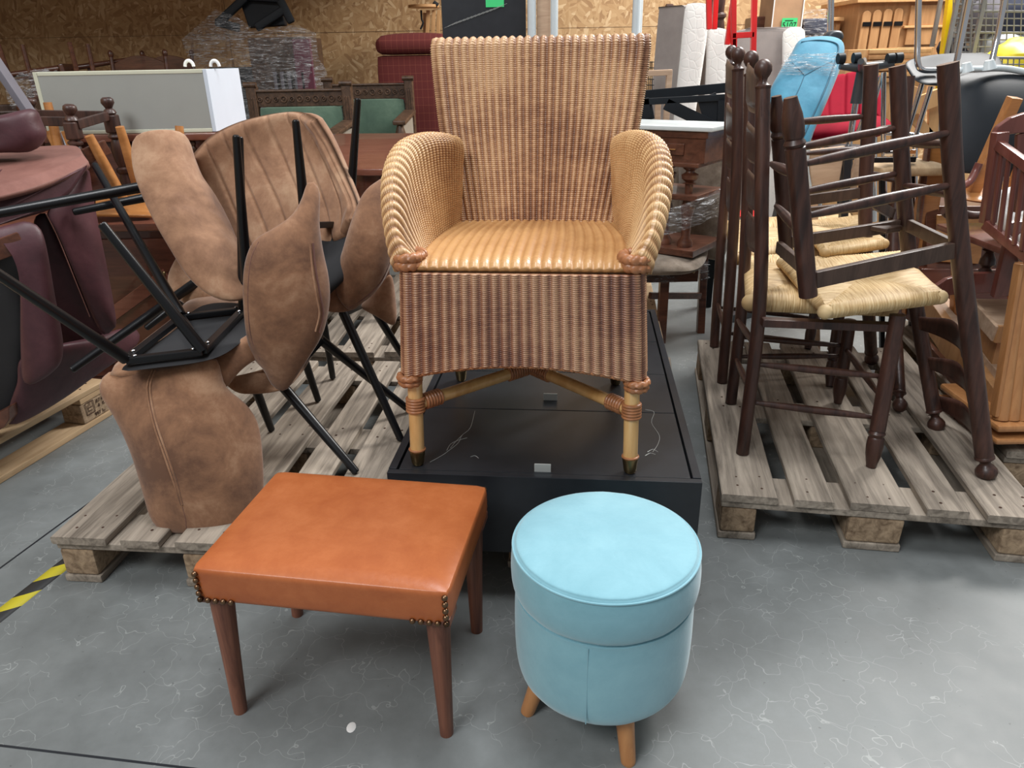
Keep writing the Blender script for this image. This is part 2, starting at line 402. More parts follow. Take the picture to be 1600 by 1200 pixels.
def closed_cr(P, n):
    m = len(P); out = []
    for k in range(n):
        x = k/n*m; i = int(x); f = x-i; p0, p1, p2, p3 = P[(i-1) % m], P[i % m], P[(i+1) % m], P[(i+2) % m]
        out.append((p1*2+(p2-p0)*f+(p0*2-p1*5+p2*4-p3)*f*f+(p1*3-p0-p2*3+p3)*f**3)*.5)
    return out
def pillow(bm, pts, thick, bulge=0, nseg=64, rings=9, mi=0, wr=0, normal=None, smooth=True):
    # padded shell: closed outline, rounded rim, face bulging towards the viewer's side
    P = closed_cr([Vector(p) for p in pts], nseg) if smooth else [Vector(p) for p in pts]
    if smooth:          # even steps along the outline
        L = [0]
        for i in range(nseg): L.append(L[-1]+(P[(i+1) % nseg]-P[i]).length)
        A = np.array([list(p) for p in P]+[list(P[0])]); tt = np.linspace(0, L[-1], nseg, endpoint=False)
        P = [Vector((np.interp(x, L, A[:, 0]), np.interp(x, L, A[:, 1]), np.interp(x, L, A[:, 2]))) for x in tt]
    nseg = len(P); F = np.fft.fft(np.array([list(p) for p in P]), axis=0); kk = np.abs(np.fft.fftfreq(nseg, 1/nseg))[:, None]
    c = Vector((F[0].real/nseg).tolist())
    nn = normal
    if nn is None:
        nn = Vector()
        for i in range(nseg): nn += (P[i]-c).cross(P[(i+1) % nseg]-c)
        nn.normalize()
        if nn.dot(EYE-c) < 0: nn = -nn
    vs = []; fs = []
    def lay(side, r):
        # inner rings are the smooth harmonic filling of the outline
        b = len(vs); h = side*thick/2*math.sqrt(max(0, 1-r**5))+bulge*(1-r*r)
        Q = np.fft.ifft(F*(r**kk), axis=0).real
        for q in Q:
            q = Vector(q.tolist())+nn*h
            if wr: q = q+nn*wr*(noise.noise(q*14)+.5*noise.noise(q*34))*(1-r**4)
            vs.append(q)
        return b
    rr = [1-(1-k/rings)**1.8 for k in range(1, rings+1)]
    vs.append(c+nn*(thick/2+bulge)); prev = None
    for r in rr:
        b = lay(1, r)
        if prev is None: fs += [(0, b+i, b+(i+1) % nseg) for i in range(nseg)]
        else: fs += [(prev+i, b+i, b+(i+1) % nseg, prev+(i+1) % nseg) for i in range(nseg)]
        prev = b
    for r in rr[-2::-1]:
        b = lay(-1, r); fs += [(prev+i, b+i, b+(i+1) % nseg, prev+(i+1) % nseg) for i in range(nseg)]; prev = b
    vs.append(c+nn*(-thick/2+bulge)); e = len(vs)-1; fs += [(prev+i, e, prev+(i+1) % nseg) for i in range(nseg)]
    add_mesh(bm, vs, fs, mi); return bm
def grid_arrays(fn, nu, nv):
    U, Vv = np.meshgrid(np.linspace(0, 1, nu+1), np.linspace(0, 1, nv+1)); return fn(U, Vv)
def spline_grid(rows):
    # rows[v][u] of control vectors to a numpy surface function
    R = np.array([[list(p) for p in r] for r in rows], float)
    def basis(P, t):
        n = P.shape[0]-1; x = np.clip(t*n, 0, n-1e-9); i = x.astype(int); f = (x-i)
        def g(k):
            kk = np.clip(k, 0, n); q = P[kk]
            lo = 2*P[0]-P[1]; hi = 2*P[n]-P[n-1]
            q = np.where((k < 0)[(...,)+(None,)*(q.ndim-k.ndim)], lo, q); return np.where((k > n)[(...,)+(None,)*(q.ndim-k.ndim)], hi, q)
        f = f.reshape(f.shape+(1,)*(P.ndim-1))
        p0, p1, p2, p3 = g(i-1), g(i), g(i+1), g(i+2)
        return .5*(2*p1+(p2-p0)*f+(2*p0-5*p1+4*p2-p3)*f*f+(3*p1-p0-3*p2+p3)*f**3)
    def fn(us, vs):
        A = basis(R, vs)                      # (nv, ncol, 3)
        B = basis(np.swapaxes(A, 0, 1), us)   # (nu, nv, 3)
        return np.swapaxes(B, 0, 1)
    return fn
def sheet(name, fn, nu, nv, thick, mat, parent=None, disp=None, round_w=0, toward=None, uvs=(1, 1), closed_u=False):
    # a surface with real thickness; disp(U, V) raises its outer face
    us = np.linspace(0, 1, nu+1); vs = np.linspace(0, 1, nv+1)
    P = fn(us, vs); U, Vv = np.meshgrid(us, vs)
    du = np.gradient(P, axis=1); dv = np.gradient(P, axis=0)
    n = np.cross(du, dv); n /= (np.linalg.norm(n, axis=2, keepdims=True)+1e-12)
    mid = P[nv//2, nu//2]; tw = np.array(list(toward if toward is not None else EYE))
    if (n[nv//2, nu//2]*(tw-mid)).sum() < 0: n = -n
    prof = np.ones_like(U)
    if round_w:
        Lu = np.linalg.norm(np.diff(P[nv//2], axis=0), axis=1).sum(); Lv = np.linalg.norm(np.diff(P[:, nu//2], axis=0), axis=1).sum()
        d = np.minimum(np.minimum(U, 1-U)*Lu, np.minimum(Vv, 1-Vv)*Lv)/round_w
        prof = np.sqrt(np.clip(1-(1-np.clip(d, 0, 1))**2, 0, 1))
    D = (disp(U, Vv) if disp else 0)*(prof if round_w else 1)
    F = P+n*(thick/2*prof+D)[..., None]; B = P-n*(thick/2*prof)[..., None]
    m = (nu+1)*(nv+1); co = np.concatenate([F.reshape(-1, 3), B.reshape(-1, 3)])
    I = np.arange(m).reshape(nv+1, nu+1)
    q = np.stack([I[:-1, :-1], I[:-1, 1:], I[1:, 1:], I[1:, :-1]], -1).reshape(-1, 4)
    fl = [q, q[:, ::-1]+m]
    def strip(e): return np.stack([e[:-1], e[1:], e[1:]+m, e[:-1]+m], -1)
    fl += [strip(I[0])[:, ::-1], strip(I[-1]), strip(I[:, 0]), strip(I[:, -1])[:, ::-1]]
    f = np.concatenate(fl)
    me = bpy.data.meshes.new(name); me.vertices.add(len(co)); me.vertices.foreach_set('co', co.astype('f').ravel())
    me.loops.add(f.size); me.loops.foreach_set('vertex_index', f.astype('i').ravel())
    me.polygons.add(len(f)); me.polygons.foreach_set('loop_start', np.arange(0, f.size, 4, dtype='i')); me.polygons.foreach_set('loop_total', np.full(len(f), 4, 'i'))
    me.update(calc_edges=True); me.validate()
    uv = me.uv_layers.new(name='UVMap'); UVv = np.stack([U*uvs[0], Vv*uvs[1]], -1).reshape(-1, 2); UVv = np.concatenate([UVv, UVv])
    li = np.empty(len(me.loops), 'i'); me.loops.foreach_get('vertex_index', li); uv.data.foreach_set('uv', UVv[li].astype('f').ravel())
    me.shade_smooth(); me.materials.append(mat)
    o = bpy.data.objects.new(name, me); C.objects.link(o)
    if parent: o.parent = parent
    return o
def weave_disp(ns, nt_, amp=.0030, vall=.6):
    def d(U, Vv):
        a = np.abs(np.sin(PI*U*ns)); b = np.abs(np.sin(PI*Vv*nt_)); o = np.abs(np.cos(PI*U*ns))
        return amp*(vall*1.5*a**1.1 + (1-vall)*1.3*b*(.45+.55*a))
    return d
def even(fn):
    # the same surface with its parameters running at even speed
    t = np.linspace(0, 1, 241); G = fn(np.linspace(0, 1, 13), t); d = np.linalg.norm(np.diff(G, axis=0), axis=2).mean(1); lv = np.concatenate([[0], np.cumsum(d)]); lv /= lv[-1]
    G = fn(t, np.linspace(0, 1, 13)); d = np.linalg.norm(np.diff(G, axis=1), axis=2).mean(0); lu = np.concatenate([[0], np.cumsum(d)]); lu /= lu[-1]
    return lambda us, vs: fn(np.interp(us, lu, t), np.interp(vs, lv, t))
def woven(name, fn, ns, nt_, mat, parent, amp=.0035, thick=.008, toward=None, su=6, sv=4, vall=.6):
    fn = even(fn); return sheet(name, fn, ns*su, nt_*sv, thick, mat, parent, weave_disp(ns, nt_, amp, vall), 0, toward, (ns, nt_))
def rope(bm, pts, r, turns=60, seg=16, amp=.22, sub=14, flat=1.0, up=None):
    m = sub*(len(pts)-1); P = [cr([Vector(p) for p in pts], i/m) for i in range(m+1)]
    L = sum((P[i+1]-P[i]).length for i in range(m)); K = max(m, int(L/.002)); P = [cr([Vector(p) for p in pts], i/K) for i in range(K+1)]
    x = None; vs = []; fs = []; s = 0
    for i, p in enumerate(P):
        d = (P[min(i+1, K)]-P[max(i-1, 0)]).normalized(); s += (P[i]-P[i-1]).length if i else 0
        if x is None: x = (up or V(0, .3, 1)).cross(d).normalized()
        x = (x-d*x.dot(d)).normalized(); y = d.cross(x)
        for k in range(seg):
            a = 2*PI*k/seg; sg = 1 if math.sin(a) > 0 else -1
            rr = r*(1+amp*(abs(math.sin(s*turns*PI+sg*a*1.0))-.5)); vs.append(p+(x*math.cos(a)+y*math.sin(a)*flat)*rr)
    for i in range(K):
        for k in range(seg): fs.append((i*seg+k, i*seg+(k+1) % seg, (i+1)*seg+(k+1) % seg, (i+1)*seg+k))
    fs += [tuple(reversed(range(seg))), tuple(K*seg+k for k in range(seg))]
    add_mesh(bm, vs, fs); return bm
def coil(bm, p0, p1, r, wire, n):
    # n turns of cane bound round a pole
    d = (p1-p0); F = frame(d)
    for i in range(n):
        c = p0.lerp(p1, (i+.5)/n); ring = [c+F @ V(math.cos(a)*r, math.sin(a)*r, 0) for a in [2*PI*k/20 for k in range(21)]]
        tube(bm, ring, wire, 8, cap=False)
    return bm
def ball(bm, c, r, sz=(1, 1, 1), n=12, mi=0):
    vs = []; fs = []
    for i in range(n+1):
        a = PI*i/n
        for k in range(2*n): b = PI*k/n; vs.append(Vector(c)+V(math.sin(a)*math.cos(b)*r*sz[0], math.sin(a)*math.sin(b)*r*sz[1], math.cos(a)*r*sz[2]))
    for i in range(n):
        for k in range(2*n): fs.append((i*2*n+k, (i+1)*2*n+k, (i+1)*2*n+(k+1) % (2*n), i*2*n+(k+1) % (2*n)))
    t = bmesh.new(); add_mesh(t, vs, fs); bmesh.ops.remove_doubles(t, verts=t.verts[:], dist=1e-6); t.verts.index_update()
    add_mesh(bm, [v.co.copy() for v in t.verts], [[v.index for v in f.verts] for f in t.faces], mi); t.free(); return bm
def text_bm(bm, s, size, Mx, depth=.0006, mi=0):
    cu = bpy.data.curves.new('t', 'FONT'); cu.body = s; cu.size = size; cu.extrude = depth; cu.align_x = 'CENTER'; cu.align_y = 'CENTER'
    o = bpy.data.objects.new('t', cu); C.objects.link(o); dg = bpy.context.evaluated_depsgraph_get(); me = bpy.data.meshes.new_from_object(o.evaluated_get(dg))
    add_mesh(bm, [Mx @ v.co for v in me.vertices], [list(p.vertices) for p in me.polygons], mi)
    bpy.data.objects.remove(o); bpy.data.curves.remove(cu); bpy.data.meshes.remove(me); return bm
def rotz(a): return Matrix.Rotation(a, 3, 'Z')

# ------------------------------------------------------------------ the hall
bm = new(); lohi(bm, (-9, -3, -.05), (9, 12, 0), 0); struct(obj('floor', bm, M['concrete']))
bm = new(); lohi(bm, (-9, 7.4, 0), (9, 7.5, 3.4), 0)
struct(obj('wall_back', bm, M['osb']))
bm = new()
for x in (-7.5, -5, -2.5, 0, 2.5, 5): lohi(bm, (x-.0015, 7.398, 0), (x+.0015, 7.4, 3.4), 0)
lohi(bm, (-9, 7.398, 1.48), (9, 7.4, 1.4825), 0)
struct(obj('trim_1', bm, M['carved']))
bm = new(); lohi(bm, (-5.1, -3, 0), (-5.0, 7.4, 3.4), 0); struct(obj('shade_wall_left', bm, M['osb']))  # added out of view to darken the left side of the hall
bm = new(); lohi(bm, (-5.0, 4.6, 2.35), (-.3, 7.4, 2.5), 0); struct(obj('ceiling', bm, M['raw_board']))   # unseen slab added over the back left corner to shade the wall
# saw-cut joints in the concrete
bm = new()
a, b = atz(0, 888, 0), atz(90, 822, 0); d = (b-a).normalized()
beam(bm, a-d*1.5, a+d*.62, .006, .0012, bev=0)
a, b = atz(0, 1165, 0), atz(250, 1195, 0); d = (b-a).normalized()
beam(bm, a-d*2, a+d*3, .005, .0012, bev=0)
struct(obj('trim_2', bm, M['cabinet_black']))
a, b = atz(8, 955, 0), atz(93, 888, 0); d = (b-a).normalized(); s = V(-d.y, d.x, 0)
t = sheet('hazard_tape', spline_grid([[a-d*.6-s*.024, a+d*.5-s*.024], [a-d*.6+s*.024, a+d*.5+s*.024]]), 4, 2, .0008, M['tape'], uvs=(1.1/.125, 1), toward=V(0, 1.5, 5))
tag(t, 'yellow and black striped warning tape stuck on the floor at lower left', 'tape')
bm = new(); ball(bm, atz(549, 1137, 0)+V(0, 0, .001), .012, (.8, 1.1, .12), 6)
tag(obj('paper_scrap', bm, M['paper']), 'tiny white scrap on the concrete in front of the orange footstool', 'scrap')

def pallet(name_label, corner, yaw, wood_mat, group=None, seed=1, size=(.8, 1.2), bottom=True):
    rnd = random.Random(seed)
    t = thing('wooden_pallet', name_label, 'pallet', group); w, l = size; T = .144
    Mx = Matrix.Translation(corner) @ Matrix.Rotation(yaw, 4, 'Z')
    def piece(nm, lo, hi, mat, bev=.004, jig=.0):
        bm = new(); lohi(bm, lo, hi, bev)
        for v in bm.verts: v.co += V(noise.noise(v.co*9+V(seed, 0, 0)), noise.noise(v.co*9+V(0, seed, 3)), noise.noise(v.co*11+V(4, 0, seed))*.5)*.004
        o = obj(nm, bm, mat, t); return o
    sc = w/.8; xs = [(0, .145), (.186, .286), (.3275, .4725), (.514, .614), (.655, .8)]
    for a, b in xs:
        e = rnd.uniform(-.006, .006)
        # long boards get a few cuts so that they can warp a little
        bm = new(); n = 12; vs = []; fs = []
        for i in range(n+1):
            y = -.002+(l+.004)*i/n+e
            dz = .002*noise.noise(V(a*7, y*3, seed)); dx = .003*noise.noise(V(a*5+9, y*4, seed))
            for (x, z) in ((a*sc+.003, .122), (a*sc, .126), (a*sc, .141), (a*sc+.003, .144), (b*sc-.003, .144), (b*sc, .141), (b*sc, .126), (b*sc-.003, .122)):
                vs.append(V(x+dx, y, z+dz))
        for i in range(n):
            for k in range(8): fs.append((i*8+k, i*8+(k+1) % 8, (i+1)*8+(k+1) % 8, (i+1)*8+k))
        fs += [tuple(range(8)), tuple(reversed([n*8+k for k in range(8)]))]
        add_mesh(bm, vs, fs)
        for yy in (.04, .1, l/2-.03, l/2+.03, l-.1, l-.04):
            for xx in ([.3, .75] if b-a > .12 else [.5]):
                cx = (a+(b-a)*xx)*sc+rnd.uniform(-.012, .012); cy = yy+rnd.uniform(-.01, .01)
                ball(bm, (cx, cy, .144), .0042, (1, 1, .35), 4, mi=1)
        obj('deck_board', bm, [wood_mat, M['burn']], t)
    for y in (0, l/2-.0725, l-.145): piece('cross_board', (.002, y+.004, .1), (w-.002, y+.141, .121), wood_mat)
    for i, x in enumerate((0, .3275*sc, w-.1)):
        wd = .145 if i == 1 else .1
        for y in (.004, l/2-.07, l-.145): piece('block', (x+.004, y, .022), (x+wd-.004, y+.138, .0995), M['pallet_block'], .008)
        piece('bottom_board', (x, .002, 0), (x+wd, l-.002, .0215), wood_mat)
    t.location = corner; t.rotation_euler = (0, 0, yaw); t['_settled'] = 1
    return t
pallet('weathered grey pallet under the stack of brown suede chairs', V(-1.166, 1.557, 0), -.0977, M['pallet'], seed=3)
pallet('weathered grey pallet under the rush-seated ladderback chairs', V(.558, 1.694, 0), -.1806, M['pallet'], seed=11)
pallet('pallet hidden beneath the black cabinet, only its dark front edge showing', V(-.325, 1.63, 0), -.17, M['pallet'], seed=5, size=(.755, 1.2))
p_far = pallet('fresh pale pallet with burnt stamps under the maroon leather armchair', V(-1.53, 2.57, 0)-rotz(-.224) @ V(.8, 1.2, 0), -.224, M['pallet_new'], seed=8)
pallet('grey pallet at the right edge under the pale wooden furniture', V(1.45, 1.90, 0), -.18, M['pallet'], seed=21)
pallet('pale pallet behind the black cabinet under the wrapped washstand', V(.02, 2.97, 0), -.12, M['pallet_new'], seed=33, size=(.62, 1.0))
pallet('grey pallet behind the brown suede chairs, in front of the red table', V(-1.03, 2.83, 0), -.06, M['pallet'], seed=37)

# ------------------------------------------------------------------ orange footstool
t = thing('footstool', 'orange leather footstool with brass nail heads on four brown legs', 'footstool')
cs = [V(-.585, 1.112, 0), V(-.118, 1.028, 0), V(-.064, 1.378, 0), V(-.54, 1.455, 0)]
c0 = sum(cs, Vector())/4; ux = ((cs[1]-cs[0])+(cs[2]-cs[3]))/2; yw = math.atan2(ux.y, ux.x)
bm = new(); rbox(bm, V(c0.x, c0.y, .338), (.488, .358, .082), .014, .010, rotz(yw), 16)
for v in bm.verts:       # shear to the slightly skewed frame the photo shows, taper towards the base
    l = rotz(-yw) @ (v.co-c0); l.x += l.y*.0; k = 1-.02*max(0, (.33-v.co.z)/.05)
    v.co = c0+rotz(yw) @ V(l.x*k, l.y*k, 0)+V(0, 0, v.co.z)
seat = obj('seat', bm, M['orange'], t)
hx, hy = .244, .179
def S_(x, y, z): return c0+rotz(yw) @ V(x, y, 0)+V(0, 0, z)
for (sx, sy) in ((-1, -1), (1, -1), (1, 1), (-1, 1)):
    for k in range(5):
        for q in ((sx*(hx-.008-.0155*k), sy*hy, .306), (sx*(hx-.008), sy*hy, .306+.0145*k)):
            if k == 0 and q[2] != .306: continue
            bm = new(); ball(bm, S_(*q), .0058, (1, 1, 1), 6); obj('nail_head', bm, M['bronze'], seat)
for px, py, sx, sy in ((376, 1110, -1, -1), (698, 1145, 1, -1), (745, 985, 1, 1), (465, 960, -1, 1)):
    f = atz(px, py, 0); top = S_(sx*(hx-.032), sy*(hy-.030), .31)
    bm = new(); tube(bm, [f, f.lerp(top, .1), f.lerp(top, .6), f.lerp(top, .86), top], [.0135, .0145, .019, .022, .023], 16, 3)
    obj('leg', bm, M['legwood'], t)
    bm = new(); box(bm, top+V(0, 0, -.006)-(rotz(yw) @ V(-sx*.004, 0, 0)), (.052, .052, .018), rotz(yw), .002); obj('corner_block', bm, M['legwood'], t)

# ------------------------------------------------------------------ round pouf
t = thing('storage_pouf', 'round aqua blue velvet storage pouf on wooden peg legs', 'pouf')
pc = V(.168, 1.137, 0)
def lath(name, prof, mat, seg=72, mi=0):
    bm = new(); P = [V(r, z, 0) for r, z in prof]; m = 5*(len(P)-1); vs = []; fs = []
    Q = [cr(P, i/m) for i in range(m+1)]
    for q in Q:
        for k in range(seg):
            a = 2*PI*k/seg; rr = max(q.x, 0)*(1+.0025*noise.noise(V(math.cos(a)*3, math.sin(a)*3, q.y*14))); vs.append(pc+V(rr*math.cos(a), rr*math.sin(a), q.y+.0012*noise.noise(V(math.cos(a)*4*q.x*9, math.sin(a)*4*q.x*9, 2))))
    for i in range(m):
        for k in range(seg): fs.append((i*seg+k, i*seg+(k+1) % seg, (i+1)*seg+(k+1) % seg, (i+1)*seg+k))
    add_mesh(bm, vs, fs); bmesh.ops.remove_doubles(bm, verts=bm.verts[:], dist=1e-5); return obj(name, bm, mat, t, ang=60)
body = lath('body', [(0, .098), (.09, .099), (.145, .102), (.162, .115), (.169, .15), (.171, .22), (.169, .29), (.164, .3), (.12, .3), (0, .3)], M['velvet'])
lid = lath('lid', [(0, .302), (.15, .302), (.167, .304), (.174, .318), (.1765, .345), (.175, .375), (.172, .392), (.168, .399), (.155, .404), (.08, .407), (0, .408)], M['velvet'])
bm = new(); tube(bm, [pc+V(.1722*math.cos(a), .1722*math.sin(a), .395) for a in [2*PI*k/96 for k in range(97)]], .0022, 8, cap=False); obj('piping', bm, M['velvet'], lid)
a = math.atan2(-.158, -.045)
for z0, z1, da in ((.112, .298, 0),):
    bm = new(); tube(bm, [pc+V(.1705*math.cos(a), .1705*math.sin(a), z) for z in (.12, .16, .22, .27, .295)], .0011, 6); obj('seam', bm, M['velvet'], body)
for k in range(4):
    an = math.atan2(-.026, -.149)+k*(math.atan2(-.15, .039)-math.atan2(-.026, -.149)+2*PI if k == 1 else PI/2) if k < 2 else math.atan2(-.026, -.149)+k*PI/2
    dr = V(math.cos(an), math.sin(an), 0); f = pc+dr*.152; tp = pc+dr*.118+V(0, 0, .11)
    bm = new(); tube(bm, [f, f.lerp(tp, .05), f.lerp(tp, .5), tp], [.0125, .0145, .0165, .0195], 20, 2); obj('leg', bm, M['beech'], t)

# ------------------------------------------------------------------ black cabinet lying on its back
ZC = .355
FL, FR = atz(604, 738, ZC), atz(1098, 754, ZC); BR = atz(1028, 485, ZC)
ux = (FR-FL).normalized(); wy = V(-ux.y, ux.x, 0); Wc = (FR-FL).length; Dc = 1.24
yawc = math.atan2(ux.y, ux.x); Rc = rotz(yawc)
def K(x, y, z): return FL+ux*x+wy*y+V(0, 0, z-ZC)
t = thing('black_cabinet', 'flat black low cabinet lying on a pallet beneath the wicker armchair', 'cabinet')
def kb(nm, lo, hi, mat, bev=.0015, parent=None):
    bm = new(); c = [(lo[i]+hi[i])/2 for i in range(3)]; box(bm, K(*c), [hi[i]-lo[i] for i in range(3)], Rc, bev); return obj(nm, bm, mat, parent or t)
kb('carcass', (0.02, .02, .1455), (Wc-.02, Dc-.02, .336), M['cabinet_black'])
kb('side_panel', (0, 0.0185, .1455), (.019, Dc, ZC+.001), M['cabinet_black']); kb('side_panel', (Wc-.019, 0.0185, .1455), (Wc, Dc, ZC+.001), M['cabinet_black'])
kb('bottom_panel', (0, 0, .1455), (Wc, .018, ZC-.001), M['cabinet_black']); kb('top_panel', (0.0195, Dc-.019, .1455), (Wc-.0195, Dc, ZC), M['cabinet_black'])
ys = [.0195, .355, .62, .9, Dc-.0205]
for i in range(4):
    d = kb('door', (.0235, ys[i]+.001, .338), (Wc-.0235, ys[i+1]-.0015, ZC-.002), M['cabinet_black'])
    if i < 2:
        hp = [(848, 734), (860, 624)][i]; p = atz(*hp, ZC); bm = new()
        yl = (p-FL).dot(wy); xl = (p-FL).dot(ux)
        box(bm, K(xl, ys[i]+.010 if i == 0 else yl, ZC+.0075), (.038, .004, .0205), Rc, .0008); obj('handle', bm, M['alu'], d)

bm = new()
for pl in ([(742, 642), (735, 668), (722, 680), (716, 692), (700, 705), (690, 712), (672, 722)], [(722, 680), (712, 690), (704, 700)], [(730, 684), (716, 688), (704, 694), (698, 704)], [(1008, 640), (1022, 644), (1018, 660), (1030, 680), (1028, 694), (1020, 706)], [(1012, 706), (1020, 702), (1028, 706)], [(1008, 712), (1016, 708), (1024, 710)], [(735, 714), (742, 712), (748, 716)]):
    bm = new(); P = [atz(x, y, ZC-.0018) for x, y in pl]; tube(bm, P, .0006, 5, 4); obj('scuff_mark', bm, M['alu'], t)

# ------------------------------------------------------------------ wicker armchair
t = thing('wicker_armchair', 'honey brown wicker armchair with rolled arms standing on the black cabinet', 'armchair')
A_, B_ = atz(655, 725, ZC-.001), atz(982, 737, ZC-.001); Ow = (A_+B_)/2; uw = (B_-A_).normalized(); ww = V(-uw.y, uw.x, 0)
On, un, wn = np.array(Ow), np.array(uw), np.array(ww)
def Lw(a, b, c): return Ow+uw*a+ww*b+V(0, 0, c)
def Ln(a, b, c): return On+un*a[..., None]+wn*b[..., None]+np.array([0, 0, 1.])*c[..., None]
# back, its face turned round the posts at both sides
rows = []
for (c, hw, b, r) in ((.452, .206, .478, .03), (.56, .228, .512, .03), (.69, .252, .548, .03), (.80, .266, .576, .03), (.885, .274, .596, .03), (.905, .273, .604, .03)):
    rows.append([Lw(-hw+.012, b+.055, c), Lw(-hw-.001, b+.02, c), Lw(-hw+.014, b-.002, c)]+[Lw(hw*k, b+.004-.004*abs(k), c) for k in (-.66, -.33, 0, .33, .66)]+[Lw(hw-.014, b-.002, c), Lw(hw+.001, b+.02, c), Lw(hw-.012, b+.055, c)])
rows.append([Lw(*( (p-Ow).dot(uw), (p-Ow).dot(ww)+.016 if 2 <= i <= 8 else (p-Ow).dot(ww)+.004, .912)) for i, p in enumerate(rows[-1])])
rows.append([Lw((p-Ow).dot(uw)*.985, (p-Ow).dot(ww)+.03 if 2 <= i <= 8 else (p-Ow).dot(ww), .904) for i, p in enumerate(rows[-2])])
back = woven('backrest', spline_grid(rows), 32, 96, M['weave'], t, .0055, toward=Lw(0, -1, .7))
# outer rear face
bm = new(); vs = []
rr = [[Lw(-hw+.014, b+.058, c), Lw(hw-.014, b+.058, c)] for (c, hw, b) in ((.24, .235, .50), (.46, .206, .49), (.69, .252, .548), (.9, .272, .596))]
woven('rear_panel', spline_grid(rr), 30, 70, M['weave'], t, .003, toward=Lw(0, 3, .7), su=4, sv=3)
# seat
def seatf(us, vs_):
    U, Q = np.meshgrid(us, vs_); w = .236*(1-Q)+.214*Q; w = w+.018*np.sin(PI*np.clip(Q*1.1, 0, 1))
    a = (U*2-1)*w; b = .004+Q*.50-.018*(1-(1-(2*U-1)**2))*Q; c = .474-.014*Q+.010*np.sin(PI*Q)*(1-(2*U-1)**2)-.012*np.exp(-Q*40)
    return Ln(a, b, c)
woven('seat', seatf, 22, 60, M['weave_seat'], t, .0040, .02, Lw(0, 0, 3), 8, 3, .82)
# skirt: left side, front, right side in one woven band with arched lower edges
def skirt(us, vs_):
    U, Q = np.meshgrid(us, vs_)   # Q 0 top, 1 bottom
    Ls, Lf, r = .50, .53, .035
    s = U*(2*Ls+Lf)
    side1 = s < Ls; side2 = s > Ls+Lf; fr = ~(side1 | side2)
    x = np.where(side1, (s/Ls)*2-1, np.where(side2, ((s-Ls-Lf)/Ls)*2-1, ((s-Ls)/Lf)*2-1))
    arch = .036*(1-x**2)
    top = .462+0*s; bot = .222+arch; c = top*(1-Q)+bot*Q
    hw = .251+.015*Q
    b1 = Ls-s; b2 = s-Ls-Lf
    a = np.where(side1, -hw, np.where(side2, hw, hw*x)); b = np.where(side1, b1, np.where(side2, b2, 0.))
    # round the corners
    k = 26.; e1 = np.exp(-np.abs(s-Ls)*k*2)*.010; e2 = np.exp(-np.abs(s-Ls-Lf)*k*2)*.010
    a = a+e1-e2; b = b+e1+e2-.006
    return Ln(a, b, c)
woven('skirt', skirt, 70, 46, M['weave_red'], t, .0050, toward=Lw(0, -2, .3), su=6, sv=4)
bm = new()
def skb(u): return Vector(skirt(np.array([u]), np.array([1.]))[0, 0].tolist())
for a, b in ((0, .3268), (.3275, .6725), (.6732, 1)): rope(bm, [skb(a+(b-a)*k/14)+V(0, 0, -.001) for k in range(15)], .0055, 110, 10, .25)
obj('skirt_braid', bm, M['rattan_wrap'], t)
# arms
for sd in (-1, 1):
    R_ = [(.214, .49, .675), (.246, .40, .694), (.276, .30, .702), (.300, .215, .69), (.306, .14, .65), (.296, .08, .593), (.278, .03, .535), (.262, .002, .492)]
    Bi = [(.208, .485, .455), (.216, .40, .455), (.222, .31, .457), (.225, .22, .458), (.224, .15, .46), (.220, .09, .46), (.215, .04, .462), (.212, .006, .47)]
    rows = [[], [], [], [], [], [], [], []]
    for i, (r, q) in enumerate(zip(R_, Bi)):
        f = i/7; wdt = .026+.024*math.sin(PI*min(1, f*1.15))**.7 if f < .87 else .046
        inn = (r[0]-wdt*.85, r[1]+.012*f, r[2]-.016); cre = (r[0]-wdt*.45, r[1]-.004*f, r[2]+.004); out = (r[0]+.000, r[1], r[2]-.016)
        bo = (.262, max(q[1], .012), .458)
        m1 = tuple(q[k]*.62+inn[k]*.38 for k in range(3)); m2 = tuple(q[k]*.25+inn[k]*.75 for k in range(3))
        o1 = tuple(out[k]*.55+bo[k]*.45 for k in range(3))
        for rw, p in zip(rows, (q, m1, m2, inn, cre, out, o1, bo)): rw.append(Lw(sd*p[0], p[1], p[2]))
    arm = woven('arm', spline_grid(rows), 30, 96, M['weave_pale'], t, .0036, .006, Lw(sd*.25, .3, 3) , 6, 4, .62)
    # plaited strip up the joint of arm and back, plaited cuff at the front of the arm
    bm = new(); rope(bm, [Lw(sd*.206, .474, .462), Lw(sd*.214, .492, .56), Lw(sd*.220, .503, .64), Lw(sd*.222, .505, .676), Lw(sd*.236, .515, .684)], .0085, 75, 14, .3, flat=.7); obj('arm_braid', bm, M['rattan_wrap'], arm)
    bm = new(); cc = Lw(sd*.237, .030, .480)
    for zz in (-.006, .010): rope(bm, [cc+uw*(math.cos(a)*.027)+ww*(math.sin(a)*.033)+V(0, 0, zz) for a in [2*PI*k/16 for k in range(17)]], .0108, 70, 14, .26)
    obj('arm_cuff', bm, M['rattan_wrap'], arm)
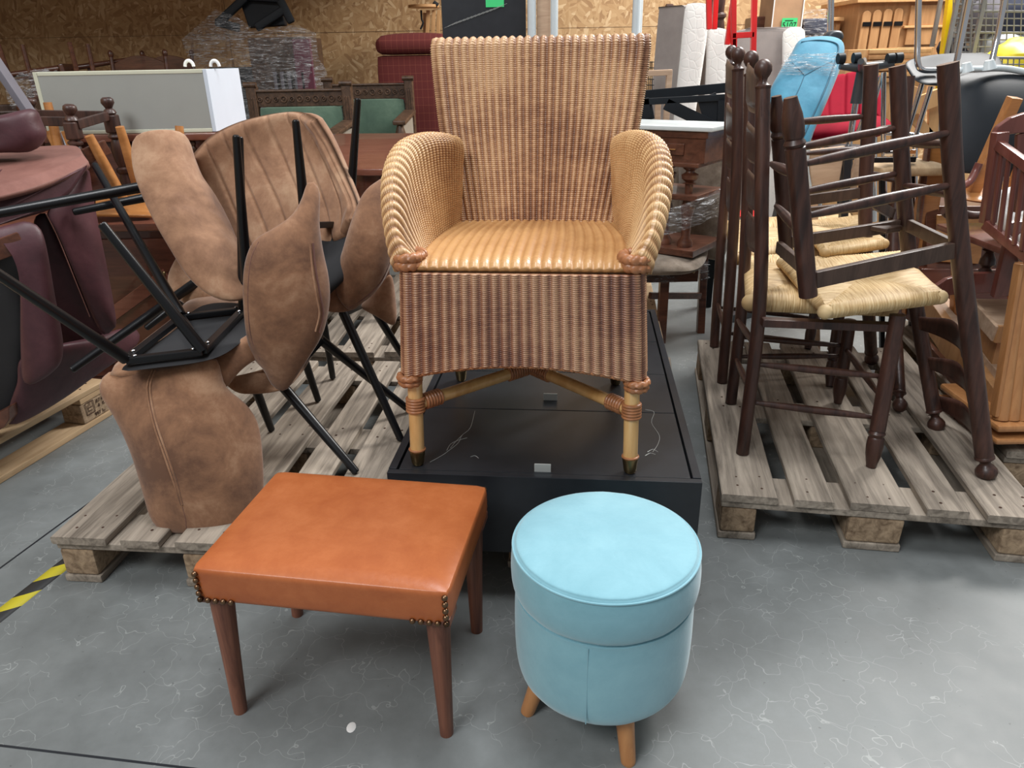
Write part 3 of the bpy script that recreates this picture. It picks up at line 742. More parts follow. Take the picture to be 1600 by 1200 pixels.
for sx in (-1, 1):
    for b0, top in ((0.0, 0), (.50, 0)):
        x = .2415*sx if b0 == 0 else .222*sx; yy = b0+.018 if b0 == 0 else b0-.01
        f = Lw(x*1.02, b0, 0); tp = Lw(x, yy, .25)
        bm = new(); tube(bm, [f.lerp(tp, .12), f.lerp(tp, .5), tp], [.0165, .0168, .0172], 20); lg = obj('leg', bm, M['rattan'], t)
        bm = new(); tube(bm, [f, f.lerp(tp, .02), f.lerp(tp, .13), f.lerp(tp, .14)], [.012, .0145, .0183, .0178], 20); obj('ferrule', bm, M['brass'], lg)
        bm = new(); coil(bm, f.lerp(tp, .145), f.lerp(tp, .165), .0175, .0028, 1); obj('leg_ring', bm, M['rattan_wrap'], lg)
        bm = new(); coil(bm, f.lerp(tp, .53), f.lerp(tp, .67), .0185, .0042, 5); obj('leg_binding', bm, M['rattan_wrap'], lg)
        if b0 == 0:
            bm = new()
            for zz, ra in ((.207, .0195), (.220, .0225)): rope(bm, [Lw(x*1.04, .010, zz)+uw*(math.cos(a)*ra)+ww*(math.sin(a)*ra) for a in [2*PI*k/12 for k in range(13)]], .0078, 70, 12, .3)
            obj('skirt_cuff', bm, M['rattan_wrap'], lg)
        ctr = Lw(0, .25, .150); st = f.lerp(tp, .60); st = V(st.x, st.y, 0)+V(0, 0, Lw(0, 0, .150).z)
        dv = (ctr-st).normalized()
        bm = new(); tube(bm, [st+dv*.012, ctr-dv*.004], .0148, 18); s_ = obj('stretcher', bm, M['rattan'], t)
        bm = new(); coil(bm, st+dv*.022, st+dv*.068, .0158, .0040, 6); obj('stretcher_binding', bm, M['rattan_wrap'], s_)
        bm = new(); coil(bm, ctr-dv*.075, ctr-dv*.012, .0158, .0036, 8); obj('stretcher_binding', bm, M['rattan_wrap'], s_)

# ------------------------------------------------------------------ brown suede bucket chairs
from mathutils.bvhtree import BVHTree
def on(o, pts, lift=.0015):
    # points of o's surface met along the sight lines of the given pixels
    bv = BVHTree.FromPolygons([v.co.copy() for v in o.data.vertices], [list(p.vertices) for p in o.data.polygons]); out = []
    for px, py in pts:
        d = _ray(px, py).normalized(); h = bv.ray_cast(EYE, d)
        if h[0] is None: h = bv.find_nearest(EYE+d*out[-1].length if out else EYE+d*1.8)
        out.append(h[0]-d*lift)
    return out
def pan(name, parent, pts, thick, bulge, mat, wr=.002, normal=None, nseg=72):
    bm = new(); pillow(bm, [at(*p) for p in pts], thick, bulge, nseg, 12, wr=wr, normal=normal); return obj(name, bm, mat, parent, ang=80)
def black_leg(parent, a, b, r0=.0145, r1=.0105):
    bm = new(); tube(bm, [a, a.lerp(b, .5), b, b+(b-a).normalized()*.004], [r0, (r0+r1)/2, r1, r1*.7], 16); return obj('leg', bm, M['black_metal'], parent)
SG = None
# A: upturned, its back hanging down to the pallet in front
t = thing('bucket_chair', 'upturned brown suede bucket chair, backrest hanging down to the front edge of the pallet', 'chair')
A_back = pan('backrest', t, [(160, 590, 1.70), (182, 578, 1.72), (235, 576, 1.71), (300, 566, 1.72), (338, 560, 1.74), (352, 603, 1.74), (385, 632, 1.74), (404, 665, 1.73), (411, 720, 1.70), (411, 785, 1.66), (398, 812, 1.63), (360, 827, 1.60), (310, 833, 1.59), (258, 831, 1.59), (236, 812, 1.60), (222, 765, 1.63), (204, 705, 1.66), (178, 650, 1.68), (156, 615, 1.69)], .045, .05, M['suede'])
for dx in (-2.2, 2.2):
    bm = new(); tube(bm, on(A_back, [(241+dx, 579), (233+dx, 600), (234+dx, 625), (243+dx, 665), (256+dx, 703), (268+dx, 738), (277+dx*.7, 765), (284+dx*.2, 789)], .001), .0028, 8, 4); obj('piping', bm, M['suede'], A_back)
bm = new(); tube(bm, on(A_back, [(238, 590), (235, 625), (244, 665), (257, 703), (269, 738), (278, 765), (284, 787)], .0005), .0016, 6, 4); obj('slit', bm, M['suede_dark'], A_back)
bm = new(); tube(bm, on(A_back, [(285, 792), (290, 812), (291, 826)], .0002), .0009, 6, 3); obj('seam', bm, M['suede_dark'], A_back)
pan('wing', t, [(325, 566, 1.76), (352, 545, 1.80), (392, 520, 1.86), (440, 488, 1.98), (470, 500, 2.0), (455, 540, 1.96), (425, 556, 1.9), (380, 566, 1.84), (366, 580, 1.80), (354, 605, 1.77), (335, 590, 1.74)], .03, .02, M['suede'])
up = V(0, 0, 1); ZS = .52
def zp(l, z): return [atz(x, y, z) for x, y in l]
bm = new(); pillow(bm, zp([(172, 585), (215, 549), (270, 509), (286, 482), (315, 466), (350, 462), (390, 468), (420, 505), (392, 532), (338, 566), (240, 582)], ZS), .07, 0, 64, 8, normal=up)
A_seat = obj('seat', bm, M['suede'], t, ang=80)
bm = new(); pillow(bm, zp([(190, 578), (222, 552), (277, 515), (295, 492), (318, 477), (350, 473), (388, 478), (410, 505), (385, 528), (335, 560), (240, 575)], ZS+.034), .02, 0, 64, 6, normal=up)
obj('underside_cloth', bm, M['black_cloth'], t)
ZF = ZS+.055
fc = zp([(197, 563), (317, 549), (381, 484), (284, 495)], ZF)
for i in range(4):
    bm = new(); beam(bm, fc[i], fc[(i+1) % 4], .022, .016); obj('frame_bar', bm, M['black_metal'], t)
for i in range(4):
    for k in (.12, .88):
        p = fc[i].lerp(fc[(i+1) % 4], k); bm = new(); ball(bm, p+V(0, 0, .010), .005, (1, 1, .6), 6); obj('screw', bm, M['steel'], t)
bm = new(); beam(bm, fc[1], fc[3], .02, .012); obj('frame_bar', bm, M['black_metal'], t)
black_leg(t, fc[0]+V(0, 0, .004), at(-45, 400, 1.42)); black_leg(t, fc[1]+V(0, 0, .004), at(160, 351, 1.68)); black_leg(t, fc[3]+V(0, 0, .004), at(148, 258, 2.42)); black_leg(t, fc[2]+V(0, 0, .004), at(374, 216, 2.06))
# B: big shell tipped on its side, stitched channels on the inner back
t = thing('bucket_chair', 'brown suede bucket chair tipped on its side atop the pile, stitched channels facing out', 'chair')
rows = [[(300, 242, 2.34), (330, 212, 2.36), (375, 190, 2.38), (430, 177, 2.38), (470, 175, 2.36), (494, 186, 2.30)],
        [(322, 300, 2.36), (362, 268, 2.37), (402, 248, 2.37), (452, 226, 2.36), (495, 214, 2.33), (516, 222, 2.27)],
        [(352, 362, 2.32), (392, 332, 2.31), (432, 308, 2.30), (476, 286, 2.29), (518, 268, 2.27), (540, 272, 2.22)],
        [(385, 430, 2.22), (422, 404, 2.22), (460, 378, 2.21), (500, 352, 2.20), (538, 326, 2.19), (560, 322, 2.15)],
        [(402, 474, 2.14), (436, 446, 2.14), (474, 420, 2.13), (512, 396, 2.13), (540, 376, 2.13), (556, 345, 2.12)]]
def chan(U, Q):
    x = U*7.2; d = np.abs(x-np.round(x)); g = np.exp(-(d/.07)**2)*((np.round(x) > 0))
    nz = .0015*np.sin(U*37+Q*9)*np.sin(Q*23+U*11)
    return -.006*g+nz+.003*(1-g)
Bb = sheet('backrest', spline_grid([[at(*p) for p in r] for r in rows]), 150, 70, .05, M['suede_in'], t, chan, .028)
pan('wing', t, [(300, 262, 2.32), (299, 232, 2.30), (284, 208, 2.26), (248, 203, 2.22), (216, 210, 2.20), (205, 232, 2.18), (211, 275, 2.14), (234, 330, 2.08), (264, 384, 2.02), (298, 436, 1.98), (334, 464, 1.97), (366, 471, 1.99), (392, 462, 2.04), (396, 440, 2.10), (372, 385, 2.20), (340, 325, 2.28)], .05, .035, M['suede_in'], wr=.011)
pan('seat', t, [(262, 440, 2.36), (300, 380, 2.45), (380, 340, 2.52), (430, 420, 2.45), (380, 470, 2.3), (300, 478, 2.26)], .09, 0, M['suede'])
bm = new(); beam(bm, at(235, 296, 2.3), at(300, 430, 2.42), .03, .02); beam(bm, at(300, 430, 2.42), at(345, 460, 2.3), .03, .02); obj('frame_bar', bm, M['black_metal'], t)
black_leg(t, at(300, 278, 2.36), at(-30, 338, 1.95), .017, .013); black_leg(t, at(290, 296, 2.5), at(116, 331, 2.30), .016, .011)
black_leg(t, at(345, 414, 2.36), at(113, 577, 1.98), .0165, .011); black_leg(t, at(340, 425, 2.5), at(229, 512, 2.38), .016, .011)
# C: upright, its rounded outer back towards the viewer
t = thing('bucket_chair', 'upright brown suede bucket chair with its tall piped outer side facing out', 'chair')
Cb = pan('backrest', t, [(480, 286, 1.95), (493, 286, 1.95), (500, 305, 1.95), (499, 350, 1.94), (505, 392, 1.92), (514, 435, 1.90), (515, 475, 1.89), (505, 520, 1.87), (486, 553, 1.86), (462, 590, 1.86), (445, 611, 1.86), (425, 602, 1.85), (412, 578, 1.84), (396, 560, 1.83), (385, 525, 1.82), (380, 475, 1.81), (380, 430, 1.81), (386, 397, 1.82), (400, 373, 1.84), (430, 355, 1.87), (456, 336, 1.90), (471, 312, 1.93)], .045, .045, M['suede'])
bm = new(); tube(bm, on(Cb, [(489, 380), (493, 420), (500, 460), (505, 490), (499, 520)], .001), .0028, 8, 4); obj('piping', bm, M['suede_dark'], Cb)
bm = new(); tube(bm, on(Cb, [(484, 380), (488, 420), (494, 460), (499, 490), (493, 518)], .001), .0026, 8, 4); obj('piping', bm, M['suede'], Cb)
bm = new(); tube(bm, on(Cb, [(404, 378), (393, 402), (388, 440), (388, 490), (393, 530), (406, 562)], .0003), .0010, 6, 4); obj('seam', bm, M['suede_dark'], Cb)
pan('seat', t, [(352, 592, 1.90), (400, 585, 1.92), (440, 570, 1.96), (470, 560, 2.08), (492, 545, 2.2), (470, 585, 2.0), (440, 609, 1.88), (385, 615, 1.88), (362, 608, 1.88)], .035, .01, M['suede'])
sp = [at(425, 598, 1.95), at(475, 560, 1.98), at(520, 520, 2.30), at(420, 560, 2.30)]
black_leg(t, at(437, 598, 1.95), atz(556, 737, .152), .0155, .0115); black_leg(t, at(500, 530, 2.08), atz(640, 641, .152), .0145, .011)
black_leg(t, at(398, 604, 2.05), atz(424, 671, .152), .0145, .011); black_leg(t, at(470, 545, 2.30), atz(497, 625, .152), .0145, .011)
bm = new(); beam(bm, at(437, 598, 1.95), at(500, 530, 2.08), .03, .02); obj('frame_bar', bm, M['black_metal'], t)
bm = new(); beam(bm, at(437, 596, 1.96), at(398, 604, 2.05), .03, .02); obj('frame_bar', bm, M['black_metal'], t)
# D: upright one behind, half hidden by the wicker armchair
t = thing('bucket_chair', 'upright brown suede bucket chair half hidden behind the wicker armchair\'s left arm', 'chair')
Db = pan('backrest', t, [(606, 278, 2.16), (588, 284, 2.14), (567, 303, 2.12), (549, 345, 2.10), (535, 392, 2.08), (524, 430, 2.07), (527, 462, 2.06), (545, 484, 2.07), (560, 478, 2.08), (590, 452, 2.10), (610, 415, 2.12), (620, 370, 2.14), (622, 310, 2.16)], .045, .045, M['suede'])
bm = new(); tube(bm, on(Db, [(546, 480), (575, 468), (600, 440), (612, 400)], 0), .0026, 8, 4); obj('piping', bm, M['suede_dark'], Db)
pan('wing', t, [(515, 432, 2.06), (519, 405, 2.12), (532, 398, 2.2), (545, 440, 2.14), (560, 476, 2.1), (540, 487, 2.08), (512, 486, 2.04), (507, 470, 2.03)], .03, 0, M['suede'])
pan('side_flap', t, [(600, 436, 2.2), (612, 432, 2.2), (618, 470, 2.2), (619, 500, 2.19), (612, 508, 2.19), (590, 495, 2.2), (565, 480, 2.22), (575, 465, 2.24)], .03, .01, M['suede'])
black_leg(t, at(536, 488, 2.12), atz(626, 686, .152), .0145, .0115); black_leg(t, at(576, 470, 2.35), atz(650, 590, .152), .0145, .0115)
bm = new(); beam(bm, at(536, 488, 2.12), at(576, 470, 2.35), .03, .02); obj('frame_bar', bm, M['black_metal'], t)
black_leg(t, at(500, 470, 2.5), atz(520, 590, .152), .0145, .011)
# F: upturned one whose black legs point at the ceiling
t = thing('bucket_chair', 'upturned bucket chair wedged in the pile, its slim black legs pointing at the ceiling', 'chair')
up_n = V(-.05, -.25, 1).normalized()
bm = new(); pillow(bm, [at(*p) for p in [(400, 470, 2.06), (440, 400, 2.10), (500, 385, 2.14), (556, 352, 2.18), (566, 380, 2.12), (545, 425, 2.06), (520, 450, 2.02), (460, 500, 1.98)]], .05, 0, 64, 8, normal=up_n); obj('underside_cloth', bm, M['black_cloth'], t)
base = [at(386, 440, 1.99), at(478, 352, 2.02), at(545, 350, 2.26)]
for b_, f_ in zip(base, ((369, 214, 1.93), (462, 190, 1.99), (559, 156, 2.22))): black_leg(t, b_, at(*f_), .0155, .0095)
bm = new(); beam(bm, base[0], base[1], .025, .018); obj('frame_bar', bm, M['black_metal'], t)
bm = new(); beam(bm, base[1], base[2], .025, .018); obj('frame_bar', bm, M['black_metal'], t)

# ------------------------------------------------------------------ rush-seated ladderback chairs
RU = 'rush-seated ladderback chairs on the right pallet'
def turned_post(pts, r, parent, nm, ball_at_start=False, m=None, ball_at_end=False):
    bm = new(); P = [Vector(p) for p in pts]
    tube(bm, P, [r]*len(P), 16, 5)
    def fin(a, d):
        prof = [(0, r*.98), (.004, r*1.08), (.008, r*1.08), (.011, r*.8), (.02, r*.55), (.026, r*.62), (.032, r*.9), (.042, r*1.16), (.052, r*1.18), (.062, r*1.0), (.069, r*.6), (.072, .001)]
        tube(bm, [a+d*t_ for t_, q in prof], [q for t_, q in prof], 18)
    if ball_at_start: fin(P[0], (P[0]-P[1]).normalized())
    if ball_at_end: fin(P[-1], (P[-1]-P[-2]).normalized())
    return obj(nm, bm, m or M['dark_oak'], parent, ang=50)
def foot_leg(a, b, r, parent, m=None):
    # a seat end, b pointed foot
    bm = new(); L = (b-a).length; k = .085/L
    prof = [(0, r), (1-k*1.32, r*1.04), (1-k*1.30, r*.9), (1-k*1.2, r*1.12), (1-k*1.08, r*.88), (1-k*1.02, r*1.06), (1-k*.75, r*1.12), (1-k*.45, r*1.02), (1-k*.1, r*.72), (1, r*.66)]
    lathe(bm, a, b, prof, 18); return obj('leg', bm, m or M['dark_oak'], parent, ang=50)
def rung(a, b, r, parent, m=None, nm='rung'):
    bm = new(); lathe(bm, a, b, [(0, r*.55), (.15, r*.8), (.4, r), (.6, r), (.85, r*.8), (1, r*.55)], 12); return obj(nm, bm, m or M['dark_oak'], parent)
def slat(parent, a0, a1, b0, b1, bow, nm='back_slat', arch=.018, nb=16):
    # a: far end low/high, b: near end low/high
    def fn(us, vs):
        out = np.zeros((len(vs), len(us), 3)); A0, A1, B0, B1 = (np.array(list(p)) for p in (a0, a1, b0, b1)); bw = np.array(list(bow)); upv = (A1-A0)/np.linalg.norm(A1-A0)
        for i, v in enumerate(vs):
            for j, u in enumerate(us):
                lo = A0*(1-u)+B0*u; hi = A1*(1-u)+B1*u; s = math.sin(PI*u)
                out[i, j] = lo*(1-v)+hi*v+bw*s+upv*(arch*s**2*(v-.35))
        return out
    return sheet(nm, fn, nb, 6, .009, M['dark_oak'], parent, None, .006)
def rush_seat(parent, cs, thick, name='seat', th=None):
    # cs: four corners of the top, strands in four triangles meeting in the middle
    c = sum(cs, Vector())/4; bm = new(); vs = []; fs = []; uvs = []
    uvl = []
    K = 44
    n = (cs[1]-cs[0]).cross(cs[3]-cs[0]).normalized()
    if n.z < 0: n = -n
    for e in range(4):
        a, b = cs[e], cs[(e+1) % 4]
        prev_top = None
        m = 10
        for i in range(K*3+1):
            f = i/(K*3); p = a.lerp(b, f); s = min(f, 1-f)*2      # how far the strand runs inwards
            q = c.lerp(p, 1)  # rim
            q_in = p.lerp(c+(p-(a+b)/2)*0, s)                       # meets the diagonal
            # inward direction perpendicular-ish to the edge
            inn = (c-(a+b)/2); q_in = p+inn*s*1.0
            rg = .0016*abs(math.sin(PI*f*K))
            col = []
            for k in range(m+1):
                g = k/m; w = q_in.lerp(p, g); h = .006*math.sin(PI*min(1, g*1.0))*s+rg+(-thick*.18 if g == 1 else 0)-.007*(1-s)*0
                col.append(w+n*(h-.009*(1-g)*s))
            out_d = -(inn.normalized())
            col += [p+out_d*(.010+rg)-n*thick*.35, p+out_d*(.009+rg)-n*thick*.7, p-n*thick]
            base = len(vs); vs += col; uvl += [(g_/m, f*1.0+e) for g_ in range(len(col))]
            if prev_top is not None:
                for k in range(len(col)-1): fs.append((prev_top+k, prev_top+k+1, base+k+1, base+k))
            prev_top = base
    b0 = len(vs)
    vs += [p-n*thick for p in cs]; uvl += [(0, 0)]*4; fs.append((b0, b0+1, b0+2, b0+3))
    add_mesh(bm, vs, fs); bmesh.ops.recalc_face_normals(bm, faces=bm.faces[:])
    for p in cs: ball(bm, p+(c-p).normalized()*.004-n*thick*.48, thick*.53, n=8)
    o = obj(name, bm, M['rush'], parent, ang=70)
    uv = o.data.uv_layers.new(name='UVMap')
    for l in o.data.loops: uv.data[l.index].uv = uvl[l.vertex_index] if l.vertex_index < len(uvl) else (0, 0)
    return o
# upright near chair
t = thing('ladderback_chair', 'upright dark ladderback chair with rush seat nearest the front of the right pallet', 'chair', RU)
d_ = [atz(1160, 708, .146), at(1186, 490, 1.93), at(1190, 300, 1.95), at(1192, 140, 1.99)]
c_ = [atz(1142, 629, .146), at(1160, 470, 2.29), at(1169, 280, 2.31), at(1173, 120, 2.35)]
turned_post(d_, .0185, t, 'back_post', ball_at_end=True); turned_post(c_, .0185, t, 'back_post', ball_at_end=True)
fn_ = [at(1403, 492, 1.86), atz(1361, 729, .146)]; ff_ = [at(1328, 500, 2.25), atz(1309, 629, .146)]
foot_leg(*fn_, .0205, t); foot_leg(*ff_, .0195, t)
for y0, y1 in ((105, 168), (196, 247), (270, 320), (336, 386)):
    slat(t, at(1171, y1-12, 2.32), at(1171, y0-8, 2.34), at(1190, y1+14, 1.96), at(1191, y0+12, 1.98), V(-.018, 0, 0))
zt1 = .590
bm = new(); beam(bm, at(1190, 503, 1.90), at(1398, 511, 1.87), .03, .022); obj('seat_rail', bm, M['dark_oak'], t); bm = new(); beam(bm, at(1165, 480, 2.28), at(1325, 486, 2.26), .03, .022); obj('seat_rail', bm, M['dark_oak'], t)
cs1 = [atz(1172, 462, zt1+.012), atz(1395, 470, zt1+.012), atz(1345, 385, zt1+.012), atz(1168, 400, zt1+.012)]
rush_seat(t, cs1, .045)
rung(at(1183, 569, 1.92), at(1377, 588, 1.86), .011, t); rung(at(1177, 629, 1.92), at(1366, 652, 1.85), .011, t)
rung(at(1158, 527, 2.28), at(1318, 540, 2.25), .010, t); rung(at(1154, 557, 2.28), at(1312, 556, 2.25), .010, t)
rung(at(1322, 546, 2.24), at(1372, 615, 1.86), .0105, t); rung(at(1150, 560, 2.27), at(1172, 612, 1.94), .010, t); rung(at(1153, 500, 2.27), at(1180, 540, 1.94), .010, t)
# upright chair behind it
t = thing('ladderback_chair', 'upright dark ladderback chair standing directly behind the nearest upright one', 'chair', RU)
b_ = [atz(1128, 597, .146), at(1141, 440, 2.46), at(1151, 260, 2.47), at(1153, 112, 2.49)]
a_ = [atz(1116, 541, .146), at(1125, 400, 2.84), at(1137, 240, 2.86), at(1142, 104, 2.90)]
turned_post(b_, .018, t, 'back_post', ball_at_end=True); turned_post(a_, .018, t, 'back_post', ball_at_end=True)
for y0, y1 in ((100, 150), (168, 215), (222, 262), (284, 330)):
    slat(t, at(1140, y1-10, 2.86), at(1140, y0-8, 2.88), at(1150, y1+6, 2.48), at(1150, y0+5, 2.49), V(-.018, 0, 0))
f1, f2 = [at(1313, 480, 2.52), atz(1296, 604, .146)], [at(1280, 450, 2.86), atz(1262, 545, .146)]
foot_leg(*f1, .0185, t); foot_leg(*f2, .0185, t)
zt2 = .60
cs2 = [atz(1148, 395, zt2), atz(1355, 372, zt2), atz(1325, 326, zt2), atz(1138, 345, zt2)]
rush_seat(t, cs2, .045)
rung(at(1133, 520, 2.47), at(1303, 540, 2.52), .010, t); rung(at(1122, 480, 2.85), at(1270, 497, 2.86), .010, t)
rung(at(1120, 470, 2.84), at(1134, 520, 2.5), .009, t)
# upturned near chair: feet in the air at the left, ladder back hanging down at the right
t = thing('ladderback_chair', 'upturned dark ladderback chair nearest the viewer, its slatted back reaching down to the pallet', 'chair', RU)
I1n = [at(1481, 99, 1.86), at(1488, 250, 1.85), at(1501, 400, 1.83), at(1520, 560, 1.81), atz(1538, 712, .205)]
I1f = [at(1402, 103, 2.16), at(1409, 250, 2.15), at(1422, 413, 2.14), at(1440, 530, 2.13), atz(1459, 640, .20)]
turned_post(I1n, .0235, t, 'back_post', ball_at_end=True); turned_post(I1f, .0215, t, 'back_post', ball_at_end=True)
foot_leg(at(1263, 462, 1.77), at(1235, 152, 1.76), .0225, t); foot_leg(at(1229, 400, 2.12), at(1213, 150, 2.10), .0195, t)
def rail(parent, a, b, w=.018, h=.034): bm = new(); beam(bm, a, b, w, h); return obj('seat_rail', bm, M['dark_oak_worn'], parent)
rail(t, at(1273, 437, 1.77), at(1492, 390, 1.83), .02, .042); rail(t, at(1217, 386, 2.10), at(1262, 424, 1.80))
rail(t, at(1235, 378, 2.11), at(1405, 352, 2.14)); rail(t, at(1420, 352, 2.12), at(1494, 388, 1.86))
bm = new(); box(bm, at(1385, 356, 2.12), (.08, .05, .012), rotz(.6)); obj('corner_block', bm, M['dark_oak_worn'], t)
rung(at(1256, 256, 1.77), at(1480, 208, 1.84), .0135, t); rung(at(1262, 337, 1.77), at(1485, 289, 1.84), .0135, t)
rung(at(1222, 236, 2.10), at(1404, 199, 2.15), .0125, t); rung(at(1224, 306, 2.10), at(1408, 270, 2.15), .0125, t)
rung(at(1205, 256, 2.08), at(1246, 274, 1.80), .013, t); rung(at(1213, 322, 2.08), at(1254, 366, 1.80), .013, t)
rung(at(1408, 222, 2.13), at(1482, 226, 1.87), .0125, t); rung(at(1414, 290, 2.13), at(1490, 305, 1.87), .0125, t)
for (l0, l1, r0, r1) in (((1436, 515), (1434, 494), (1505, 566), (1501, 529)), ((1448, 575), (1444, 556), (1516, 640), (1509, 598)), ((1459, 635), (1454, 615), (1528, 716), (1520, 668))):
    slat(t, at(*l0, 2.10), at(*l1, 2.11), at(*r0, 1.83), at(*r1, 1.83), V(.05, .015, 0), arch=.02)
# loose rush pads
ps = [atz(1290, 478, .640), atz(1474, 455, .640), atz(1408, 392, .640), atz(1222, 402, .640)]
for p, dz in zip(ps, (0, 0, 0, 0)): p.z += dz
o = rush_seat(None, ps, .036, 'rush_seat_pad'); tag(o, 'loose pale rush seat pad lying under the nearest upturned chair', 'seat pad')
# upturned chair behind
t = thing('ladderback_chair', 'upturned dark ladderback chair at the back of the right pallet, plain sawn leg tops', 'chair', RU)
turned_post([at(1361, 101, 2.42), at(1357, 200, 2.42), at(1352, 310, 2.42), at(1354, 430, 2.42), atz(1361, 548, .20)], .0215, t, 'back_post', ball_at_end=True)
turned_post([at(1420, 119, 2.62), at(1408, 240, 2.6), at(1396, 380, 2.52), at(1399, 500, 2.40), atz(1405, 612, .20)], .0195, t, 'back_post', ball_at_end=True)
foot_leg(at(1232, 330, 2.44), at(1222, 168, 2.42), .017, t)
rung(at(1228, 192, 2.42), at(1352, 182, 2.42), .012, t); rung(at(1258, 240, 2.44), at(1352, 232, 2.42), .010, t)
rung(at(1362, 205, 2.42), at(1405, 198, 2.60), .0115, t); rung(at(1357, 270, 2.42), at(1400, 282, 2.57), .0115, t)
rail(t, at(1236, 316, 2.44), at(1352, 300, 2.42)); rail(t, at(1356, 312, 2.43), at(1396, 335, 2.55)); rail(t, at(1236, 334, 2.62), at(1390, 318, 2.62))
ps = [atz(1290, 388, .668), atz(1384, 374, .668), atz(1340, 336, .668), atz(1255, 345, .668)]
o = rush_seat(None, ps, .032, 'rush_seat_pad'); tag(o, 'small loose rush seat pad with rounded edge tucked behind the nearest upturned chair frame', 'seat pad')

# ------------------------------------------------------------------ left side
def pb(parent, nm, a, b, w, h, mat, up=V(0, 0, 1), bev=.003):
    bm = new(); beam(bm, at(*a), at(*b), w, h, up, bev); return obj(nm, bm, mat, parent)
def pt(parent, nm, pts, r, mat, sp=4, seg=12):
    bm = new(); tube(bm, [at(*p) for p in pts], r, seg, sp if len(pts) > 2 else 0); return obj(nm, bm, mat, parent)
def slab(parent, nm, pts, d, mat, bev=.004):
    bm = new(); prism(bm, [at(*p) for p in pts], Vector(d), bev=bev); return obj(nm, bm, mat, parent)
def bx(parent, nm, lo, hi, mat, bev=.004):
    bm = new(); lohi(bm, lo, hi, bev); return obj(nm, bm, mat, parent)

t = thing('maroon_armchair', 'worn maroon leather armchair lying tipped on the fresh pallet at the left edge', 'armchair')
sheet('seat_cushion', spline_grid([[at(-95, 328, 1.97), at(40, 296, 2.16), at(112, 268, 2.32), at(138, 252, 2.39)], [at(-95, 280, 2.25), at(30, 262, 2.4), at(105, 246, 2.55), at(130, 242, 2.6)], [at(-95, 246, 2.55), at(20, 240, 2.65), at(95, 236, 2.75), at(122, 237, 2.78)]]), 40, 24, .04, M['maroon_worn'], t, lambda U, Q: .010*np.sin(PI*U)*np.sin(PI*Q), .02, V(-1.2, 2.2, 4))
slab(t, 'cushion_side', [(-90, 332, 1.985), (20, 306, 2.17), (100, 274, 2.30), (137, 253, 2.385), (137, 262, 2.385), (112, 300, 2.32), (75, 330, 2.24), (0, 352, 2.10), (-90, 385, 1.985)], V(-.12, .22, -.02), M['maroon'], .012)
pan('side_panel', t, [(74, 332, 2.26), (108, 300, 2.34), (136, 262, 2.42), (143, 300, 2.42), (152, 350, 2.40), (168, 430, 2.38), (181, 500, 2.36), (178, 513, 2.36), (163, 523, 2.35), (148, 500, 2.34), (120, 430, 2.31), (92, 365, 2.28)], .06, .012, M['maroon'], normal=V(.15, -1, .25).normalized())
pan('side_panel', t, [(52, 352, 2.30), (74, 334, 2.32), (96, 370, 2.34), (130, 445, 2.36), (164, 522, 2.38), (152, 534, 2.38), (100, 545, 2.34), (70, 450, 2.30)], .05, 0, M['maroon'])
pan('arm_front', t, [(-12, 360, 2.06), (18, 350, 2.10), (42, 346, 2.12), (62, 356, 2.13), (72, 385, 2.12), (85, 460, 2.11), (99, 545, 2.10), (84, 580, 2.09), (40, 600, 2.08), (33, 540, 2.08), (34, 440, 2.08), (30, 385, 2.08), (0, 375, 2.06)], .06, .012, M['maroon'])
pan('lining', t, [(-60, 410, 2.14), (34, 388, 2.16), (36, 470, 2.16), (34, 560, 2.16), (16, 642, 2.16), (-60, 672, 2.12)], .03, 0, M['black_cloth'])
pan('base', t, [(34, 560, 2.13), (90, 540, 2.18), (150, 528, 2.32), (205, 512, 2.5), (215, 535, 2.5), (150, 580, 2.36), (85, 628, 2.24), (18, 664, 2.12), (16, 635, 2.12), (28, 600, 2.12)], .05, .01, M['maroon'])
pb(t, 'arm_rail', (-60, 408, 2.0), (33, 375, 2.10), .05, .055, M['walnut'])
bm = new(); prism(bm, [at(*p) for p in [(-30, 660, 2.06), (14, 636, 2.08), (15, 655, 2.08), (6, 668, 2.07), (-30, 690, 2.06)]], V(0, .05, 0), bev=.004); obj('foot', bm, M['walnut'], t)
bm = new(); pillow(bm, [at(*p) for p in [(-90, 192, 2.36), (0, 180, 2.36), (50, 170, 2.38), (62, 192, 2.38), (70, 214, 2.38), (50, 236, 2.37), (8, 238, 2.36), (-90, 242, 2.36)]], .13, 0, 72, 10, wr=.003); obj('headrest_bolster', bm, M['maroon'], t, ang=80)
pb(t, 'strap_board', (-40, 48, 2.44), (46, 176, 2.44), .02, .05, M['bag_grey'], V(0, -1, .2))
pt(t, 'seam', [(-10, 270, 2.2), (30, 256, 2.42), (60, 241, 2.6)], .002, M['maroon'], 4, 6)
pt(t, 'seam', [(72, 334, 2.20), (92, 375, 2.25), (118, 440, 2.27), (140, 495, 2.30)], .0016, M['maroon_worn'], 4, 6)

